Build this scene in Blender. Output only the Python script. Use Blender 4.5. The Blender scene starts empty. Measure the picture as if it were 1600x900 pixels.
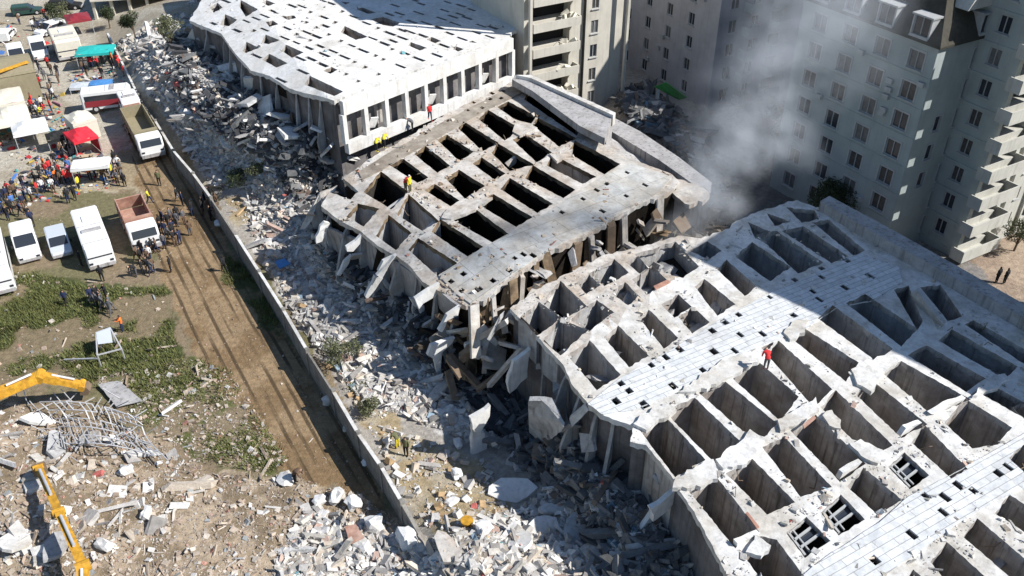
import bpy, bmesh, math, random
import numpy as np
from mathutils import Vector, Matrix, Euler
from mathutils.geometry import delaunay_2d_cdt
random.seed(7); np.random.seed(7)
R = math.radians
C = bpy.context.scene.collection
# ---------------------------------------------------------------- camera, sky, sun, exposure
PITCH = R(35.2); FPX = 1407.0; CAMH = 45.0
cd = bpy.data.cameras.new('camera'); cam = bpy.data.objects.new('camera', cd); C.objects.link(cam)
cam.location = (0, 0, CAMH); cam.rotation_euler = (math.pi/2-PITCH, 0, 0)
cd.sensor_width = 36; cd.lens = FPX/1600*36; cd.clip_start = .5; cd.clip_end = 3000
bpy.context.scene.camera = cam
SUN_EL = R(43); SUN_TO = Vector((-1, .25, 0)).normalized()          # shadows fall to the left and a little away
w = bpy.data.worlds.new('World'); bpy.context.scene.world = w; w.use_nodes = True
nt = w.node_tree; bg = nt.nodes['Background']; sk = nt.nodes.new('ShaderNodeTexSky'); sk.sky_type = 'NISHITA'
sk.sun_disc = False; sk.sun_elevation = SUN_EL; sk.ozone_density = 4.; sk.dust_density = .3; sk.air_density = 1.2
sk.sun_rotation = math.atan2(-SUN_TO.x, -SUN_TO.y)
nt.links.new(sk.outputs[0], bg.inputs[0]); bg.inputs[1].default_value = .08
sl = bpy.data.lights.new('sun', 'SUN'); so = bpy.data.objects.new('sun', sl); C.objects.link(so)
sl.energy = 5; sl.angle = R(.5); sl.color = (1, .965, .91)
sd = Vector((SUN_TO.x*math.cos(SUN_EL), SUN_TO.y*math.cos(SUN_EL), -math.sin(SUN_EL)))
so.rotation_euler = sd.to_track_quat('-Z', 'Y').to_euler(); so.location = (60, -10, 80)
sc = bpy.context.scene
sc.view_settings.view_transform = 'Standard'; sc.view_settings.look = 'None'; sc.view_settings.gamma = 1
sc.view_settings.exposure = .42
sc.cycles.max_bounces = 5; sc.cycles.diffuse_bounces = 3; sc.cycles.volume_bounces = 1
sc.cycles.volume_step_rate = 2; sc.cycles.volume_max_steps = 96; sc.cycles.caustics_reflective = False

# ---------------------------------------------------------------- helpers
CP, SP = math.cos(PITCH), math.sin(PITCH)
def at(px, py, z=0.):
    u, v = (px-800)/FPX, (py-450)/FPX
    d = (CAMH-z)/(SP+v*CP)
    return Vector((u*d, d*(CP-v*SP), z))
def atn(px, py, z):
    u, v = (px-800)/FPX, (py-450)/FPX
    d = (CAMH-z)/(SP+v*CP)
    return np.stack([u*d, d*(CP-v*SP), z*np.ones_like(px)], -1)
def proj(p):
    dz = CAMH-p[2]; d = p[1]*CP+dz*SP; v = (dz*CP-p[1]*SP)/d
    return (800+p[0]/d*FPX, 450+v*FPX)
D1 = Vector((.5, -.866, 0)); D2 = Vector((.866, .5, 0)); UP = Vector((0, 0, 1))
_h = np.random.RandomState(3).rand(256, 256)
def vn(x, y, s=1., o=0):
    x = np.asarray(x, float)/s+o*17.3; y = np.asarray(y, float)/s+o*5.1
    xi = np.floor(x).astype(int); yi = np.floor(y).astype(int); fx = x-xi; fy = y-yi
    fx = fx*fx*(3-2*fx); fy = fy*fy*(3-2*fy)
    g = lambda a, b: _h[a % 256, b % 256]
    return (g(xi, yi)*(1-fx)+g(xi+1, yi)*fx)*(1-fy)+(g(xi, yi+1)*(1-fx)+g(xi+1, yi+1)*fx)*fy
def fbm(x, y, s, o=0, n=4):
    r = 0; a = .5; t = 0
    for k in range(n): r = r+a*vn(x, y, s/2**k, o+k); t += a; a *= .5
    return r/t
def inpoly(x, y, poly):
    x = np.asarray(x, float); y = np.asarray(y, float); c = np.zeros(x.shape, bool); n = len(poly)
    for i in range(n):
        x1, y1 = poly[i]; x2, y2 = poly[(i+1) % n]
        if y1 == y2: continue
        k = ((y1 > y) != (y2 > y)) & (x < (x2-x1)*(y-y1)/(y2-y1)+x1); c ^= k
    return c
def segd(x, y, a, b):
    ax, ay = a; bx, by = b; l2 = (bx-ax)**2+(by-ay)**2
    t = np.clip(((x-ax)*(bx-ax)+(y-ay)*(by-ay))/l2, 0, 1)
    return np.hypot(x-ax-t*(bx-ax), y-ay-t*(by-ay))

class MB:
    def __init__(s): s.v = []; s.f = []; s.m = []; s.c = []
    def add(s, vs, fs, m=0, col=None):
        o = len(s.v); s.v += [tuple(p) for p in vs]
        for f in fs: s.f.append(tuple(i+o for i in f)); s.m.append(m)
        if col is not None: s.c += [col]*len(vs)
        return s
    def box(s, c, size, rot=None, m=0, jit=0, col=None, taper=1.):
        hx, hy, hz = size[0]/2, size[1]/2, size[2]/2
        vs = [Vector((x*hx*(taper if z > 0 else 1), y*hy*(taper if z > 0 else 1), z*hz)) for z in (-1, 1) for y in (-1, 1) for x in (-1, 1)]
        if jit: vs = [p+Vector([random.uniform(-jit, jit)*k for k in size]) for p in vs]
        if rot is not None:
            M = rot if isinstance(rot, Matrix) else Euler(rot).to_matrix()
            vs = [M @ p for p in vs]
        c = Vector(c); vs = [p+c for p in vs]
        return s.add(vs, [(0, 2, 3, 1), (4, 5, 7, 6), (0, 1, 5, 4), (2, 6, 7, 3), (0, 4, 6, 2), (1, 3, 7, 5)], m, col)
    def bar(s, a, b, wd, ht=None, m=0, up=UP, col=None, jit=0):
        a = Vector(a); b = Vector(b); d = b-a; L = d.length; x = d.normalized()
        y = Vector(up).cross(x)
        if y.length < 1e-4: y = Vector((0, 1, 0)).cross(x)
        y.normalize(); z = x.cross(y)
        return s.box((a+b)/2, (L, wd, ht or wd), Matrix((x, y, z)).transposed(), m, jit, col)
    def cyl(s, a, b, r, r2=None, n=12, m=0, cap=True):
        a = Vector(a); b = Vector(b); x = (b-a).normalized(); y = x.orthogonal().normalized(); z = x.cross(y)
        r2 = r if r2 is None else r2; vs = []
        for p, q in ((a, r), (b, r2)):
            for i in range(n): t = 2*math.pi*i/n; vs.append(p+(y*math.cos(t)+z*math.sin(t))*q)
        fs = [(i, (i+1) % n, n+(i+1) % n, n+i) for i in range(n)]
        if cap: fs += [tuple(range(n))[::-1], tuple(range(n, 2*n))]
        return s.add(vs, fs, m)
    def prof(s, pts, y0, y1, m=0, inset=0):      # side profile (x,z) extruded over y
        n = len(pts); cx = sum(p[0] for p in pts)/n; cz = sum(p[1] for p in pts)/n
        def ring(y, k): return [(cx+(x-cx)*(1-k), y, cz+(z-cz)*(1-k)) for x, z in pts]
        if inset:
            rs = [ring(y0, inset), ring(y0+.12, 0), ring(y1-.12, 0), ring(y1, inset)]
        else: rs = [ring(y0, 0), ring(y1, 0)]
        vs = sum(rs, []); fs = []
        for k in range(len(rs)-1):
            fs += [(k*n+i, k*n+(i+1) % n, (k+1)*n+(i+1) % n, (k+1)*n+i) for i in range(n)]
        fs += [tuple(range(n))[::-1], tuple(range((len(rs)-1)*n, len(rs)*n))]
        return s.add(vs, fs, m)
    def mesh(s, name):
        me = bpy.data.meshes.new(name); me.from_pydata(s.v, [], s.f)
        me.polygons.foreach_set('material_index', s.m)
        if s.c:
            a = me.color_attributes.new('Col', 'FLOAT_COLOR', 'POINT')
            arr = np.ones((len(s.v), 4), np.float32); arr[:, :3] = np.array(s.c); a.data.foreach_set('color', arr.ravel())
        me.update(); return me
    def build(s, name, mats, parent=None, fixn=True):
        me = s.mesh(name)
        if fixn:
            bm = bmesh.new(); bm.from_mesh(me); bmesh.ops.recalc_face_normals(bm, faces=bm.faces); bm.to_mesh(me); bm.free()
        return link(name, me, mats, parent)
def link(name, me, mats, parent=None):
    o = bpy.data.objects.new(name, me); C.objects.link(o)
    for m in (mats if isinstance(mats, (list, tuple)) else [mats]): me.materials.append(m)
    if parent: o.parent = parent
    return o
def tag(o, label=None, cat=None, group=None, kind=None):
    for k, v in (('label', label), ('category', cat), ('group', group), ('kind', kind)):
        if v: o[k] = v
    return o
def thing(name, label, cat, loc=(0, 0, 0), rz=0, group=None):
    o = bpy.data.objects.new(name, None); C.objects.link(o); o.empty_display_size = .3
    o.location = loc; o.rotation_euler = (0, 0, rz); return tag(o, label, cat, group)
def copytree(o, parent=None):
    c = o.copy(); C.objects.link(c)
    if parent: c.parent = parent
    for ch in list(o.children): copytree(ch, c)
    return c

# ---------------------------------------------------------------- materials
def mat(name, col, rough=.8, metal=0, n=0., scale=3., bump=0., col2=None, attr=False, spec=.3, streak=0, trans=0, brick=None):
    m = bpy.data.materials.new(name); m.use_nodes = True; t = m.node_tree; N = t.nodes; L = t.links
    b = N['Principled BSDF']; b.inputs['Roughness'].default_value = rough; b.inputs['Metallic'].default_value = metal
    b.inputs['Specular IOR Level'].default_value = spec
    tc = N.new('ShaderNodeTexCoord'); src = tc.outputs['Object']
    if attr:
        a = N.new('ShaderNodeVertexColor'); a.layer_name = 'Col'; base = a.outputs[0]
    else:
        a = N.new('ShaderNodeRGB'); a.outputs[0].default_value = (*col, 1); base = a.outputs[0]
    def noise(sc, det=6, vec=src, ro=.6):
        q = N.new('ShaderNodeTexNoise'); q.inputs['Scale'].default_value = sc; q.inputs['Detail'].default_value = det
        q.inputs['Roughness'].default_value = ro; L.new(vec, q.inputs['Vector']); return q.outputs['Fac']
    def ramp(f, a0, b0, c0, c1):
        r = N.new('ShaderNodeMapRange'); r.inputs[1].default_value = a0; r.inputs[2].default_value = b0
        r.inputs[3].default_value = c0; r.inputs[4].default_value = c1; L.new(f, r.inputs[0]); return r.outputs[0]
    def mix(f, x, y, mode='MIX'):
        q = N.new('ShaderNodeMix'); q.data_type = 'RGBA'; q.blend_type = mode
        if isinstance(f, (int, float)): q.inputs[0].default_value = f
        else: L.new(f, q.inputs[0])
        for i, s in ((6, x), (7, y)):
            if isinstance(s, tuple): q.inputs[i].default_value = (*s, 1)
            else: L.new(s, q.inputs[i])
        return q.outputs[2]
    f1 = None
    if col2: base = mix(ramp(noise(scale*.33), .42, .62, 0, 1), base, col2)
    if n:
        f1 = noise(scale, 8, ro=.7)
        g = N.new('ShaderNodeCombineColor'); r_ = ramp(f1, .3, .7, 1-n, 1+n*.35)
        for i in range(3): L.new(r_, g.inputs[i])
        base = mix(1., base, g.outputs[0], 'MULTIPLY')
    if streak:
        mp = N.new('ShaderNodeMapping'); mp.inputs['Scale'].default_value = (2.2, 2.2, .12); L.new(src, mp.inputs[0])
        base = mix(ramp(noise(1.5, 5, mp.outputs[0]), .52, .72, 0, streak), base, (.07, .06, .05))
        base = mix(ramp(noise(.35, 5), .58, .7, 0, streak*.8), base, (.20, .16, .12))
    if brick:
        mp = N.new('ShaderNodeMapping'); mp.inputs['Rotation'].default_value = (0, 0, -brick[0]); L.new(src, mp.inputs[0])
        bt = N.new('ShaderNodeTexBrick'); L.new(mp.outputs[0], bt.inputs['Vector']); bt.inputs['Scale'].default_value = 1
        bt.inputs['Brick Width'].default_value = brick[1]; bt.inputs['Row Height'].default_value = brick[2]
        bt.inputs['Mortar Size'].default_value = .022; bt.inputs['Mortar Smooth'].default_value = .2
        bt.inputs['Color1'].default_value = (1, 1, 1, 1); bt.inputs['Color2'].default_value = (.86, .87, .88, 1); bt.inputs['Mortar'].default_value = (.5, .49, .48, 1)
        base = mix(1., base, bt.outputs[0], 'MULTIPLY')
    L.new(base, b.inputs['Base Color'])
    extra = None
    if name == 'ground':
        mp = N.new('ShaderNodeMapping'); mp.inputs['Rotation'].default_value = (0, 0, R(-30)); L.new(src, mp.inputs[0])
        wv = N.new('ShaderNodeTexWave'); wv.wave_profile = 'SIN'; wv.bands_direction = 'X'; wv.inputs['Scale'].default_value = .36; wv.inputs['Distortion'].default_value = 1.2; wv.inputs['Detail'].default_value = 2; wv.inputs['Detail Scale'].default_value = .25
        L.new(mp.outputs[0], wv.inputs['Vector'])
        m2 = N.new('ShaderNodeMapping'); m2.inputs['Scale'].default_value = (1, .12, 1); L.new(mp.outputs[0], m2.inputs[0])
        k1 = ramp(wv.outputs['Fac'], .66, .9, 0, 1); k2 = ramp(noise(.9, 4, m2.outputs[0]), .40, .54, 0, 1)
        q = N.new('ShaderNodeMath'); q.operation = 'MULTIPLY'; L.new(k1, q.inputs[0]); L.new(k2, q.inputs[1])
        q2 = N.new('ShaderNodeMath'); q2.operation = 'MULTIPLY'; L.new(q.outputs[0], q2.inputs[0]); L.new(a.outputs['Alpha'], q2.inputs[1]); extra = q2.outputs[0]
        dk = N.new('ShaderNodeMapRange'); dk.inputs[3].default_value = 0; dk.inputs[4].default_value = .85; L.new(extra, dk.inputs[0])
        base = mix(dk.outputs[0], base, (.07, .05, .03)); L.new(base, b.inputs['Base Color'])
    if bump:
        bn = N.new('ShaderNodeBump'); bn.inputs['Strength'].default_value = bump; bn.inputs['Distance'].default_value = .12
        L.new(noise(scale*2.2, 8, ro=.7), bn.inputs['Height']); L.new(bn.outputs[0], b.inputs['Normal'])
    if trans: b.inputs['Transmission Weight'].default_value = trans
    return m
M = {}
M['ground'] = mat('ground', (1, 1, 1), .95, n=.45, scale=2.2, bump=.9, attr=True, spec=.1)
M['chunk'] = mat('broken_masonry', (1, 1, 1), .9, n=.35, scale=2.5, bump=.5, attr=True, spec=.15)
M['top'] = mat('dusty_concrete', (.71, .705, .69), .85, n=.3, scale=1.3, streak=.3, bump=.35, col2=(.55, .52, .47), spec=.2)
M['topA'] = mat('white_plaster', (.76, .755, .745), .85, n=.22, streak=.25, scale=1.2, bump=.3, col2=(.68, .66, .62), spec=.2)
M['topB'] = mat('fire_stained_concrete', (.60, .57, .53), .85, n=.4, streak=.4, scale=1.1, bump=.4, col2=(.48, .41, .34), spec=.2)
M['strip'] = mat('pale_tile', (.70, .715, .725), .7, n=.25, streak=.25, scale=1.5, bump=.12, brick=(R(30), 2.2, .42))
M['stripB'] = mat('grey_screed', (.58, .58, .56), .8, n=.3, streak=.3, scale=1., bump=.2, col2=(.50, .46, .40), brick=(R(36), 3., 2.))
M['stripD'] = mat('burnt_screed', (.36, .32, .27), .85, n=.45, scale=1., bump=.3, col2=(.25, .21, .17))
M['shaft'] = mat('bare_wall', (.50, .475, .45), .9, n=.35, scale=1.2, bump=.5, streak=.75, col2=(.36, .32, .29), spec=.1)
M['shaft2'] = mat('grey_wall', (.48, .48, .48), .9, n=.35, scale=1.2, bump=.5, streak=.6, col2=(.38, .37, .36), spec=.1)
M['soot_and_black_lining'] = mat('soot_and_black_lining', (.018, .015, .013), .95, n=.5, scale=2, bump=.5, col2=(.035, .028, .022), spec=.05)
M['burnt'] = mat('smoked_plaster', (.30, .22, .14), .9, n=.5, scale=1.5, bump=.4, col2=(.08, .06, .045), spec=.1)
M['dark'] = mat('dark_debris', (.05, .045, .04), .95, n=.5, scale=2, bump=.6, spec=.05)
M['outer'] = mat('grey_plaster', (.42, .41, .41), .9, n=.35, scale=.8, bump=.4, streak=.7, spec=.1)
M['flank'] = mat('stained_shaded_plaster', (.22, .21, .21), .9, n=.4, scale=.8, bump=.5, streak=.8, col2=(.13, .12, .12), spec=.1)  # base darkened to put the shaded side into the colour; streaks are stains
M['wallg'] = mat('garden_wall_block', (.29, .275, .25), .9, n=.45, scale=1.5, streak=.4, bump=.4, spec=.1)
M['T'] = mat('grey_green_render', (.35, .395, .39), .85, n=.18, scale=.5, bump=.1, streak=.12)
M['T2'] = mat('cream_render', (.52, .515, .47), .85, n=.18, scale=.6, bump=.1, streak=.25)
M['E'] = mat('beige_render', (.58, .55, .48), .85, n=.15, scale=.6, bump=.1, streak=.2)
M['Mid'] = mat('mauve_render', (.46, .45, .47), .85, n=.2, scale=.5, bump=.1, streak=.2)
M['roof'] = mat('brown_roof_tile', (.06, .055, .042), .8, n=.4, scale=3, bump=.4)
M['frame'] = mat('window_frame', (.42, .43, .43), .6, n=.2)
M['glass'] = mat('window_glass', (.03, .035, .045), .12, spec=.6)
M['hole'] = mat('dark_room', (.03, .028, .026), .9)
M['metal'] = mat('galvanised_steel', (.62, .62, .63), .45, metal=.3, n=.2)
M['yellow'] = mat('worn_yellow_paint', (.66, .35, .035), .6, n=.55, scale=2.5, col2=(.62, .32, .04))
M['white'] = mat('white_paint', (.80, .80, .79), .35, n=.06, scale=2, spec=.5)
M['cream'] = mat('cream_canvas', (.68, .64, .54), .8, n=.12, scale=2)
M['silver'] = mat('silver_paint', (.62, .66, .70), .35, metal=.2)
M['red'] = mat('red_fabric', (.70, .03, .05), .7, n=.15)
M['maroon'] = mat('maroon_paint', (.25, .03, .04), .5)
M['dgreen'] = mat('dark_green_paint', (.03, .07, .06), .4)
M['teal'] = mat('teal_tarpaulin', (.03, .45, .42), .6, n=.2)
M['blue'] = mat('blue_tarpaulin', (.08, .25, .55), .6, n=.2)
M['green'] = mat('green_net', (.08, .33, .09), .7, n=.3)
M['rust'] = mat('rusty_pink_steel', (.42, .23, .17), .7, n=.4, scale=2, col2=(.50, .33, .26))
M['black'] = mat('black_rubber', (.02, .02, .02), .7)
M['tan'] = mat('olive_canvas', (.30, .26, .17), .8, n=.2)
M['leafd'] = mat('dark_leaves', (.045, .06, .025), .7, n=.3, scale=4)
M['leafl'] = mat('olive_leaves', (.13, .14, .07), .7, n=.3, scale=4)
M['grass'] = mat('grass_blades', (1, 1, 1), .8, attr=True)
M['bark'] = mat('bark', (.16, .12, .08), .9, n=.3)
M['wood'] = mat('charred_timber', (.22, .16, .11), .9, n=.4, scale=2)
# ---------------------------------------------------------------- the ground: one sheet, heaped and hollowed
Z = {
 'waste': [(-300,300),(330,300),(450,480),(640,820),(300,960),(-300,960)],
 'park': [(-60,330),(100,290),(200,240),(250,120),(330,300),(345,345),(290,400),(270,430),(0,430),(-60,430)],
 'track': [(195,150),(325,300),(345,345),(365,420),(425,500),(520,640),(590,760),(600,800),(540,770),(435,740),(375,640),(312,560),(276,500),(255,430),(240,380),(205,240)],
 'grass1': [(-80,420),(60,425),(140,450),(262,450),(275,540),(310,600),(200,610),(100,600),(-80,600)],
 'grass2': [(350,400),(400,420),(440,520),(430,530),(395,480),(350,440)],
 'scrub': [(150,590),(300,560),(360,580),(400,640),(450,720),(420,740),(300,720),(220,660)],
 'heapL': [(-200,600),(60,640),(220,670),(330,740),(450,745),(560,770),(640,830),(680,960),(-200,960)],
 'rub1': [(190,60),(330,10),(460,190),(520,260),(520,340),(640,480),(760,600),(780,700),(740,690),(600,640),(540,600),(450,480),(400,380),(380,300),(330,290),(230,140)],
 'tan1': [(335,300),(400,300),(440,400),(470,500),(560,640),(650,820),(700,830),(770,840),(800,800),(760,720),(640,680),(560,600),(470,470),(400,370)],
 'rub2': [(480,790),(660,850),(800,800),(980,700),(1100,960),(400,960),(440,860)],
 'street': [(1100,120),(1300,380),(1640,560),(1640,380),(1560,395),(1480,400),(1250,300),(1180,150)],
 'sandR': [(1500,400),(1600,365),(1800,340),(1800,520),(1620,480),(1560,450)],
 'camp': [(-200,-60),(330,-60),(330,30),(180,60),(250,140),(200,250),(100,290),(-200,330)],
}
TAL = [((305,80),(395,155),92,6.8),((395,155),(480,195),92,7.2),((480,195),(530,205),85,7.0),((900,700),(1000,810),62,2.9),((1000,810),(1090,920),62,2.9),((520,370),(600,440),50,2.4),((600,440),(700,515),50,2.6)]
MND = [((250,120),(400,220),50,.8),((430,290),(560,430),45,.5),((600,500),(700,620),50,.5),((900,690),(1000,890),60,.8),
       ((720,860),(980,940),60,2.2),((-40,740),(300,940),110,1.2),((990,170),(1090,240),45,4.),((820,520),(1080,380),45,3.),((1290,420),(1500,520),50,1)]
TD = Vector((440-275, 700-390))
def rubw(px, py):
    wx = px+14*(vn(px, py, 28, 5)-.5)*2; wy = py+14*(vn(px, py, 28, 6)-.5)*2
    r = inpoly(wx, wy, Z['rub1'])*1.+inpoly(wx, wy, Z['rub2'])*1.+inpoly(wx, wy, Z['heapL'])*.6
    b = inpoly(px, py, [(470,200),(800,100),(1120,180),(1300,300),(1650,560),(1650,960),(1000,960),(760,640),(600,480),(420,330)])*.9
    return np.clip(np.maximum(r, b), 0, 1)
def H(px, py):
    px = np.asarray(px, float); py = np.asarray(py, float)
    g = atn(px, py, np.zeros_like(px)); X = g[..., 0]; Y = g[..., 1]
    h = .12*(fbm(X, Y, 6, 1)-.5)
    for a, b, r, z in MND:
        d = segd(px, py, a, b); h = h+z*np.exp(-(d/r)**2)
    t = 0
    for a, b, r, z in TAL: t = np.maximum(t, z*np.exp(-(segd(px, py, a, b)/r)**2))
    h = h+t
    rw = rubw(px, py); h = h+inpoly(px, py, Z['heapL'])*.5*(fbm(X, Y, 3, 14)-.4); h = h+rw*(.9*(fbm(X, Y, 4, 2)-.45)+.45*(fbm(X, Y, 1.2, 3)-.5))
    # tyre ruts on the dirt track
    a = X*.866+Y*.5; al = X*.5-Y*.866
    tr = inpoly(px, py, Z['track'])
    return h
def build_ground():
    xs = np.concatenate([np.arange(-1600, -120, 60), np.arange(-120, 1720, 4), np.arange(1720, 3300, 60)]).astype(float)
    ys = np.concatenate([np.arange(-420, -30, 15), np.arange(-30, 940, 3), np.arange(940, 1900, 40)]).astype(float)
    PX, PY = np.meshgrid(xs, ys); h = H(PX, PY); P = atn(PX, PY, h); X, Y = P[..., 0], P[..., 1]
    W1 = 10*(vn(PX, PY, 22, 1)-.5)*2+6*(vn(PX, PY, 8, 2)-.5); W2 = 10*(vn(PX, PY, 22, 3)-.5)*2+6*(vn(PX, PY, 8, 4)-.5)
    col = np.empty(PX.shape+(3,)); col[:] = (.40, .37, .33)
    def paint(z, c, c2=None, s=3., th=.5, wk=1.):
        k = inpoly(PX+W1*wk, PY+W2*wk, Z[z]); cc = np.array(c)[None, None]*np.ones_like(col)
        if c2 is not None:
            f = np.clip((fbm(X, Y, s, 11)-th)*9+.5, 0, 1)[..., None]; cc = cc*(1-f)+np.array(c2)*f
        col[k] = cc[k]
    paint('camp', (.50, .46, .38), (.40, .35, .27), 5)
    paint('street', (.20, .19, .19), (.27, .25, .23))
    paint('sandR', (.42, .33, .25), (.34, .26, .2), 2)
    paint('park', (.36, .29, .19), (.47, .41, .31), 4)
    paint('waste', (.27, .21, .14), (.20, .18, .10), 3)
    paint('grass1', (.24, .19, .12), (.085, .10, .04), 3.2, .47)
    # ragged grass edge: more bare soil near the parked cars
    paint('scrub', (.25, .20, .13), (.12, .13, .05), 1.6, .5)
    paint('heapL', (.43, .345, .25), (.27, .21, .14), 1.6, .52)
    paint('track', (.25, .17, .095), (.33, .235, .14), 2.5)
    paint('grass2', (.10, .11, .045), (.22, .18, .1), 1.5)
    paint('tan1', (.40, .32, .20), (.46, .40, .30), 2.)
    paint('rub1', (.60, .58, .55), (.45, .43, .40), 1.2)
    paint('rub2', (.44, .41, .37), (.32, .29, .25), 1.2)
    # darker soil in the tyre ruts
    a = X*.866+Y*.5; al = X*.5-Y*.866
    tr = inpoly(PX, PY, Z['track'])*(np.sin((a+.5*np.sin(al*.13))*2*math.pi/.85) > .55)*(fbm(a, al*.12, .9, 8) > .47)
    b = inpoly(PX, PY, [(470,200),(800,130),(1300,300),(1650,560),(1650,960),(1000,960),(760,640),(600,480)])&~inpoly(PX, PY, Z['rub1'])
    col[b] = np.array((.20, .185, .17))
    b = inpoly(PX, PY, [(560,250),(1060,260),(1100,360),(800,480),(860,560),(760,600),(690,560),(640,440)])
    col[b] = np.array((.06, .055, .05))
    n, k = PX.shape; idx = np.arange(n*k).reshape(n, k)
    F = np.stack([idx[1:, :-1], idx[1:, 1:], idx[:-1, 1:], idx[:-1, :-1]], -1).reshape(-1, 4)
    me = bpy.data.meshes.new('ground'); me.vertices.add(n*k); me.vertices.foreach_set('co', P.reshape(-1).astype(np.float32))
    me.loops.add(F.size); me.loops.foreach_set('vertex_index', F.ravel()); me.polygons.add(len(F))
    me.polygons.foreach_set('loop_start', np.arange(0, F.size, 4)); me.polygons.foreach_set('loop_total', np.full(len(F), 4))
    me.update(calc_edges=True); me.validate()
    at_ = me.color_attributes.new('Col', 'FLOAT_COLOR', 'POINT'); ca = np.ones((n*k, 4), np.float32); ca[:, :3] = col.reshape(-1, 3); ca[:, 3] = (inpoly(PX, PY, Z['track'])*1.).ravel()
    at_.data.foreach_set('color', ca.ravel())
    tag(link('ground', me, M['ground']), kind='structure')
build_ground()
def G(px, py, dz=0.):                        # a point standing on the ground at that place
    h = float(H(np.array([px]), np.array([py]))[0]); p = at(px, py, h); p.z += dz; return p

# ---------------------------------------------------------------- loose rubble
PALW = [((.70,.68,.65),7),((.55,.52,.47),4),((.46,.44,.42),3),((.36,.34,.32),2),((.60,.52,.43),2),((.50,.36,.30),.5),((.30,.40,.48),.12),((.55,.16,.14),.07),((.2,.45,.5),.04)]
PALB = [((.50,.42,.34),5),((.42,.33,.26),4),((.58,.52,.45),3),((.62,.60,.57),2),((.34,.26,.19),2),((.45,.24,.19),.5),((.36,.38,.38),.8)]
PALE = [((.13,.135,.14),5),((.08,.08,.085),5),((.22,.22,.22),2.5),((.45,.44,.43),.5),((.16,.12,.1),1)]  # greys lowered further to put the flanks' shade into the debris colour
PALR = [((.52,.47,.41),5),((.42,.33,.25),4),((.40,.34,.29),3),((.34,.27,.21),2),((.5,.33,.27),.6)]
PALD = [((.20,.20,.20),4),((.12,.12,.12),4),((.30,.29,.28),2.5),((.50,.49,.47),.9),((.25,.2,.16),1),((.18,.26,.32),.4)]  # dark greys with the blocks' shade put into the debris colour
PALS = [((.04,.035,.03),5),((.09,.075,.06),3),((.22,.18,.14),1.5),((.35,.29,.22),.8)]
CUBE = np.array([[x, y, z] for z in (-1, 1) for y in (-1, 1) for x in (-1, 1)], float)
CF = np.array([(0, 2, 3, 1), (4, 5, 7, 6), (0, 1, 5, 4), (2, 6, 7, 3), (0, 4, 6, 2), (1, 3, 7, 5)])
def scatter(name, polys, n, smin, smax, pal, zf=None, flat=.35, label=None, long=.12, seed=1, kind='stuff', parent=None, jit=.25, sink=.1, mask=None):
    rs = np.random.RandomState(seed); pts = []
    for poly, wgt in polys:
        k = int(n*wgt); x0, x1 = min(p[0] for p in poly), max(p[0] for p in poly); y0, y1 = min(p[1] for p in poly), max(p[1] for p in poly)
        got = 0
        while got < k:
            x = rs.uniform(x0, x1, k*3); y = rs.uniform(y0, y1, k*3); i = inpoly(x, y, poly)&(vn(x, y, 16, seed) > .28)
            if mask: i &= mask(x, y)&(vn(x, y, 30, seed) > .45)
            p = np.stack([x[i], y[i]], -1)[:k-got]; pts.append(p); got += len(p)
    p = np.concatenate(pts); n = len(p)
    h = H(p[:, 0], p[:, 1]) if zf is None else zf(p[:, 0], p[:, 1])
    P = atn(p[:, 0], p[:, 1], h)
    s = smin*(smax/smin)**(rs.rand(n)**3.2)
    dim = np.stack([s, s*rs.uniform(.5, 1, n), s*rs.uniform(flat*.5, flat*1.6, n)], -1)/2
    lg = rs.rand(n) < long; dim[lg, 0] *= 3.2; dim[lg, 1] *= .45; dim[lg, 2] = dim[lg, 1]
    V = CUBE[None]*dim[:, None, :]*(1+rs.uniform(-jit, jit, (n, 8, 3)))
    a, b, c = rs.uniform(0, 6.28, n), rs.normal(0, .38, n), rs.normal(0, .38, n)
    ca, sa, cb, sb, cc, s3 = np.cos(a), np.sin(a), np.cos(b), np.sin(b), np.cos(c), np.sin(c)
    Rm = np.stack([ca*cb, ca*sb*s3-sa*cc, ca*sb*cc+sa*s3, sa*cb, sa*sb*s3+ca*cc, sa*sb*cc-ca*s3, -sb, cb*s3, cb*cc], -1).reshape(n, 3, 3)
    V = np.einsum('nij,nkj->nki', Rm, V)+P[:, None, :]; V[..., 2] += (dim[:, 2]*.5+sink*dim[:, 0])[:, None]
    F = (CF[None]+np.arange(n)[:, None, None]*8).reshape(-1, 4)
    me = bpy.data.meshes.new(name); me.vertices.add(n*8); me.vertices.foreach_set('co', V.reshape(-1).astype(np.float32))
    me.loops.add(F.size); me.loops.foreach_set('vertex_index', F.ravel()); me.polygons.add(len(F))
    me.polygons.foreach_set('loop_start', np.arange(0, F.size, 4)); me.polygons.foreach_set('loop_total', np.full(len(F), 4))
    me.polygons.foreach_set('use_smooth', np.zeros(len(F), bool)); me.update(calc_edges=True)
    wts = np.array([q[1] for q in pal]); ci = rs.choice(len(pal), n, p=wts/wts.sum()); cols = np.array([q[0] for q in pal])[ci]*rs.uniform(.75, 1.15, (n, 1))
    ca_ = np.ones((n*8, 4), np.float32); ca_[:, :3] = np.repeat(cols, 8, 0)
    at_ = me.color_attributes.new('Col', 'FLOAT_COLOR', 'POINT'); at_.data.foreach_set('color', ca_.ravel())
    o = link(name, me, M['chunk'], parent)
    if kind: tag(o, label, None if parent else 'rubble', kind=kind)
    return o
scatter('rubble', [(Z['rub1'], 1)], 26000, .09, .8, PALW, seed=1, label='white and grey broken masonry spilled between the garden wall and the fallen blocks')
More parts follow.
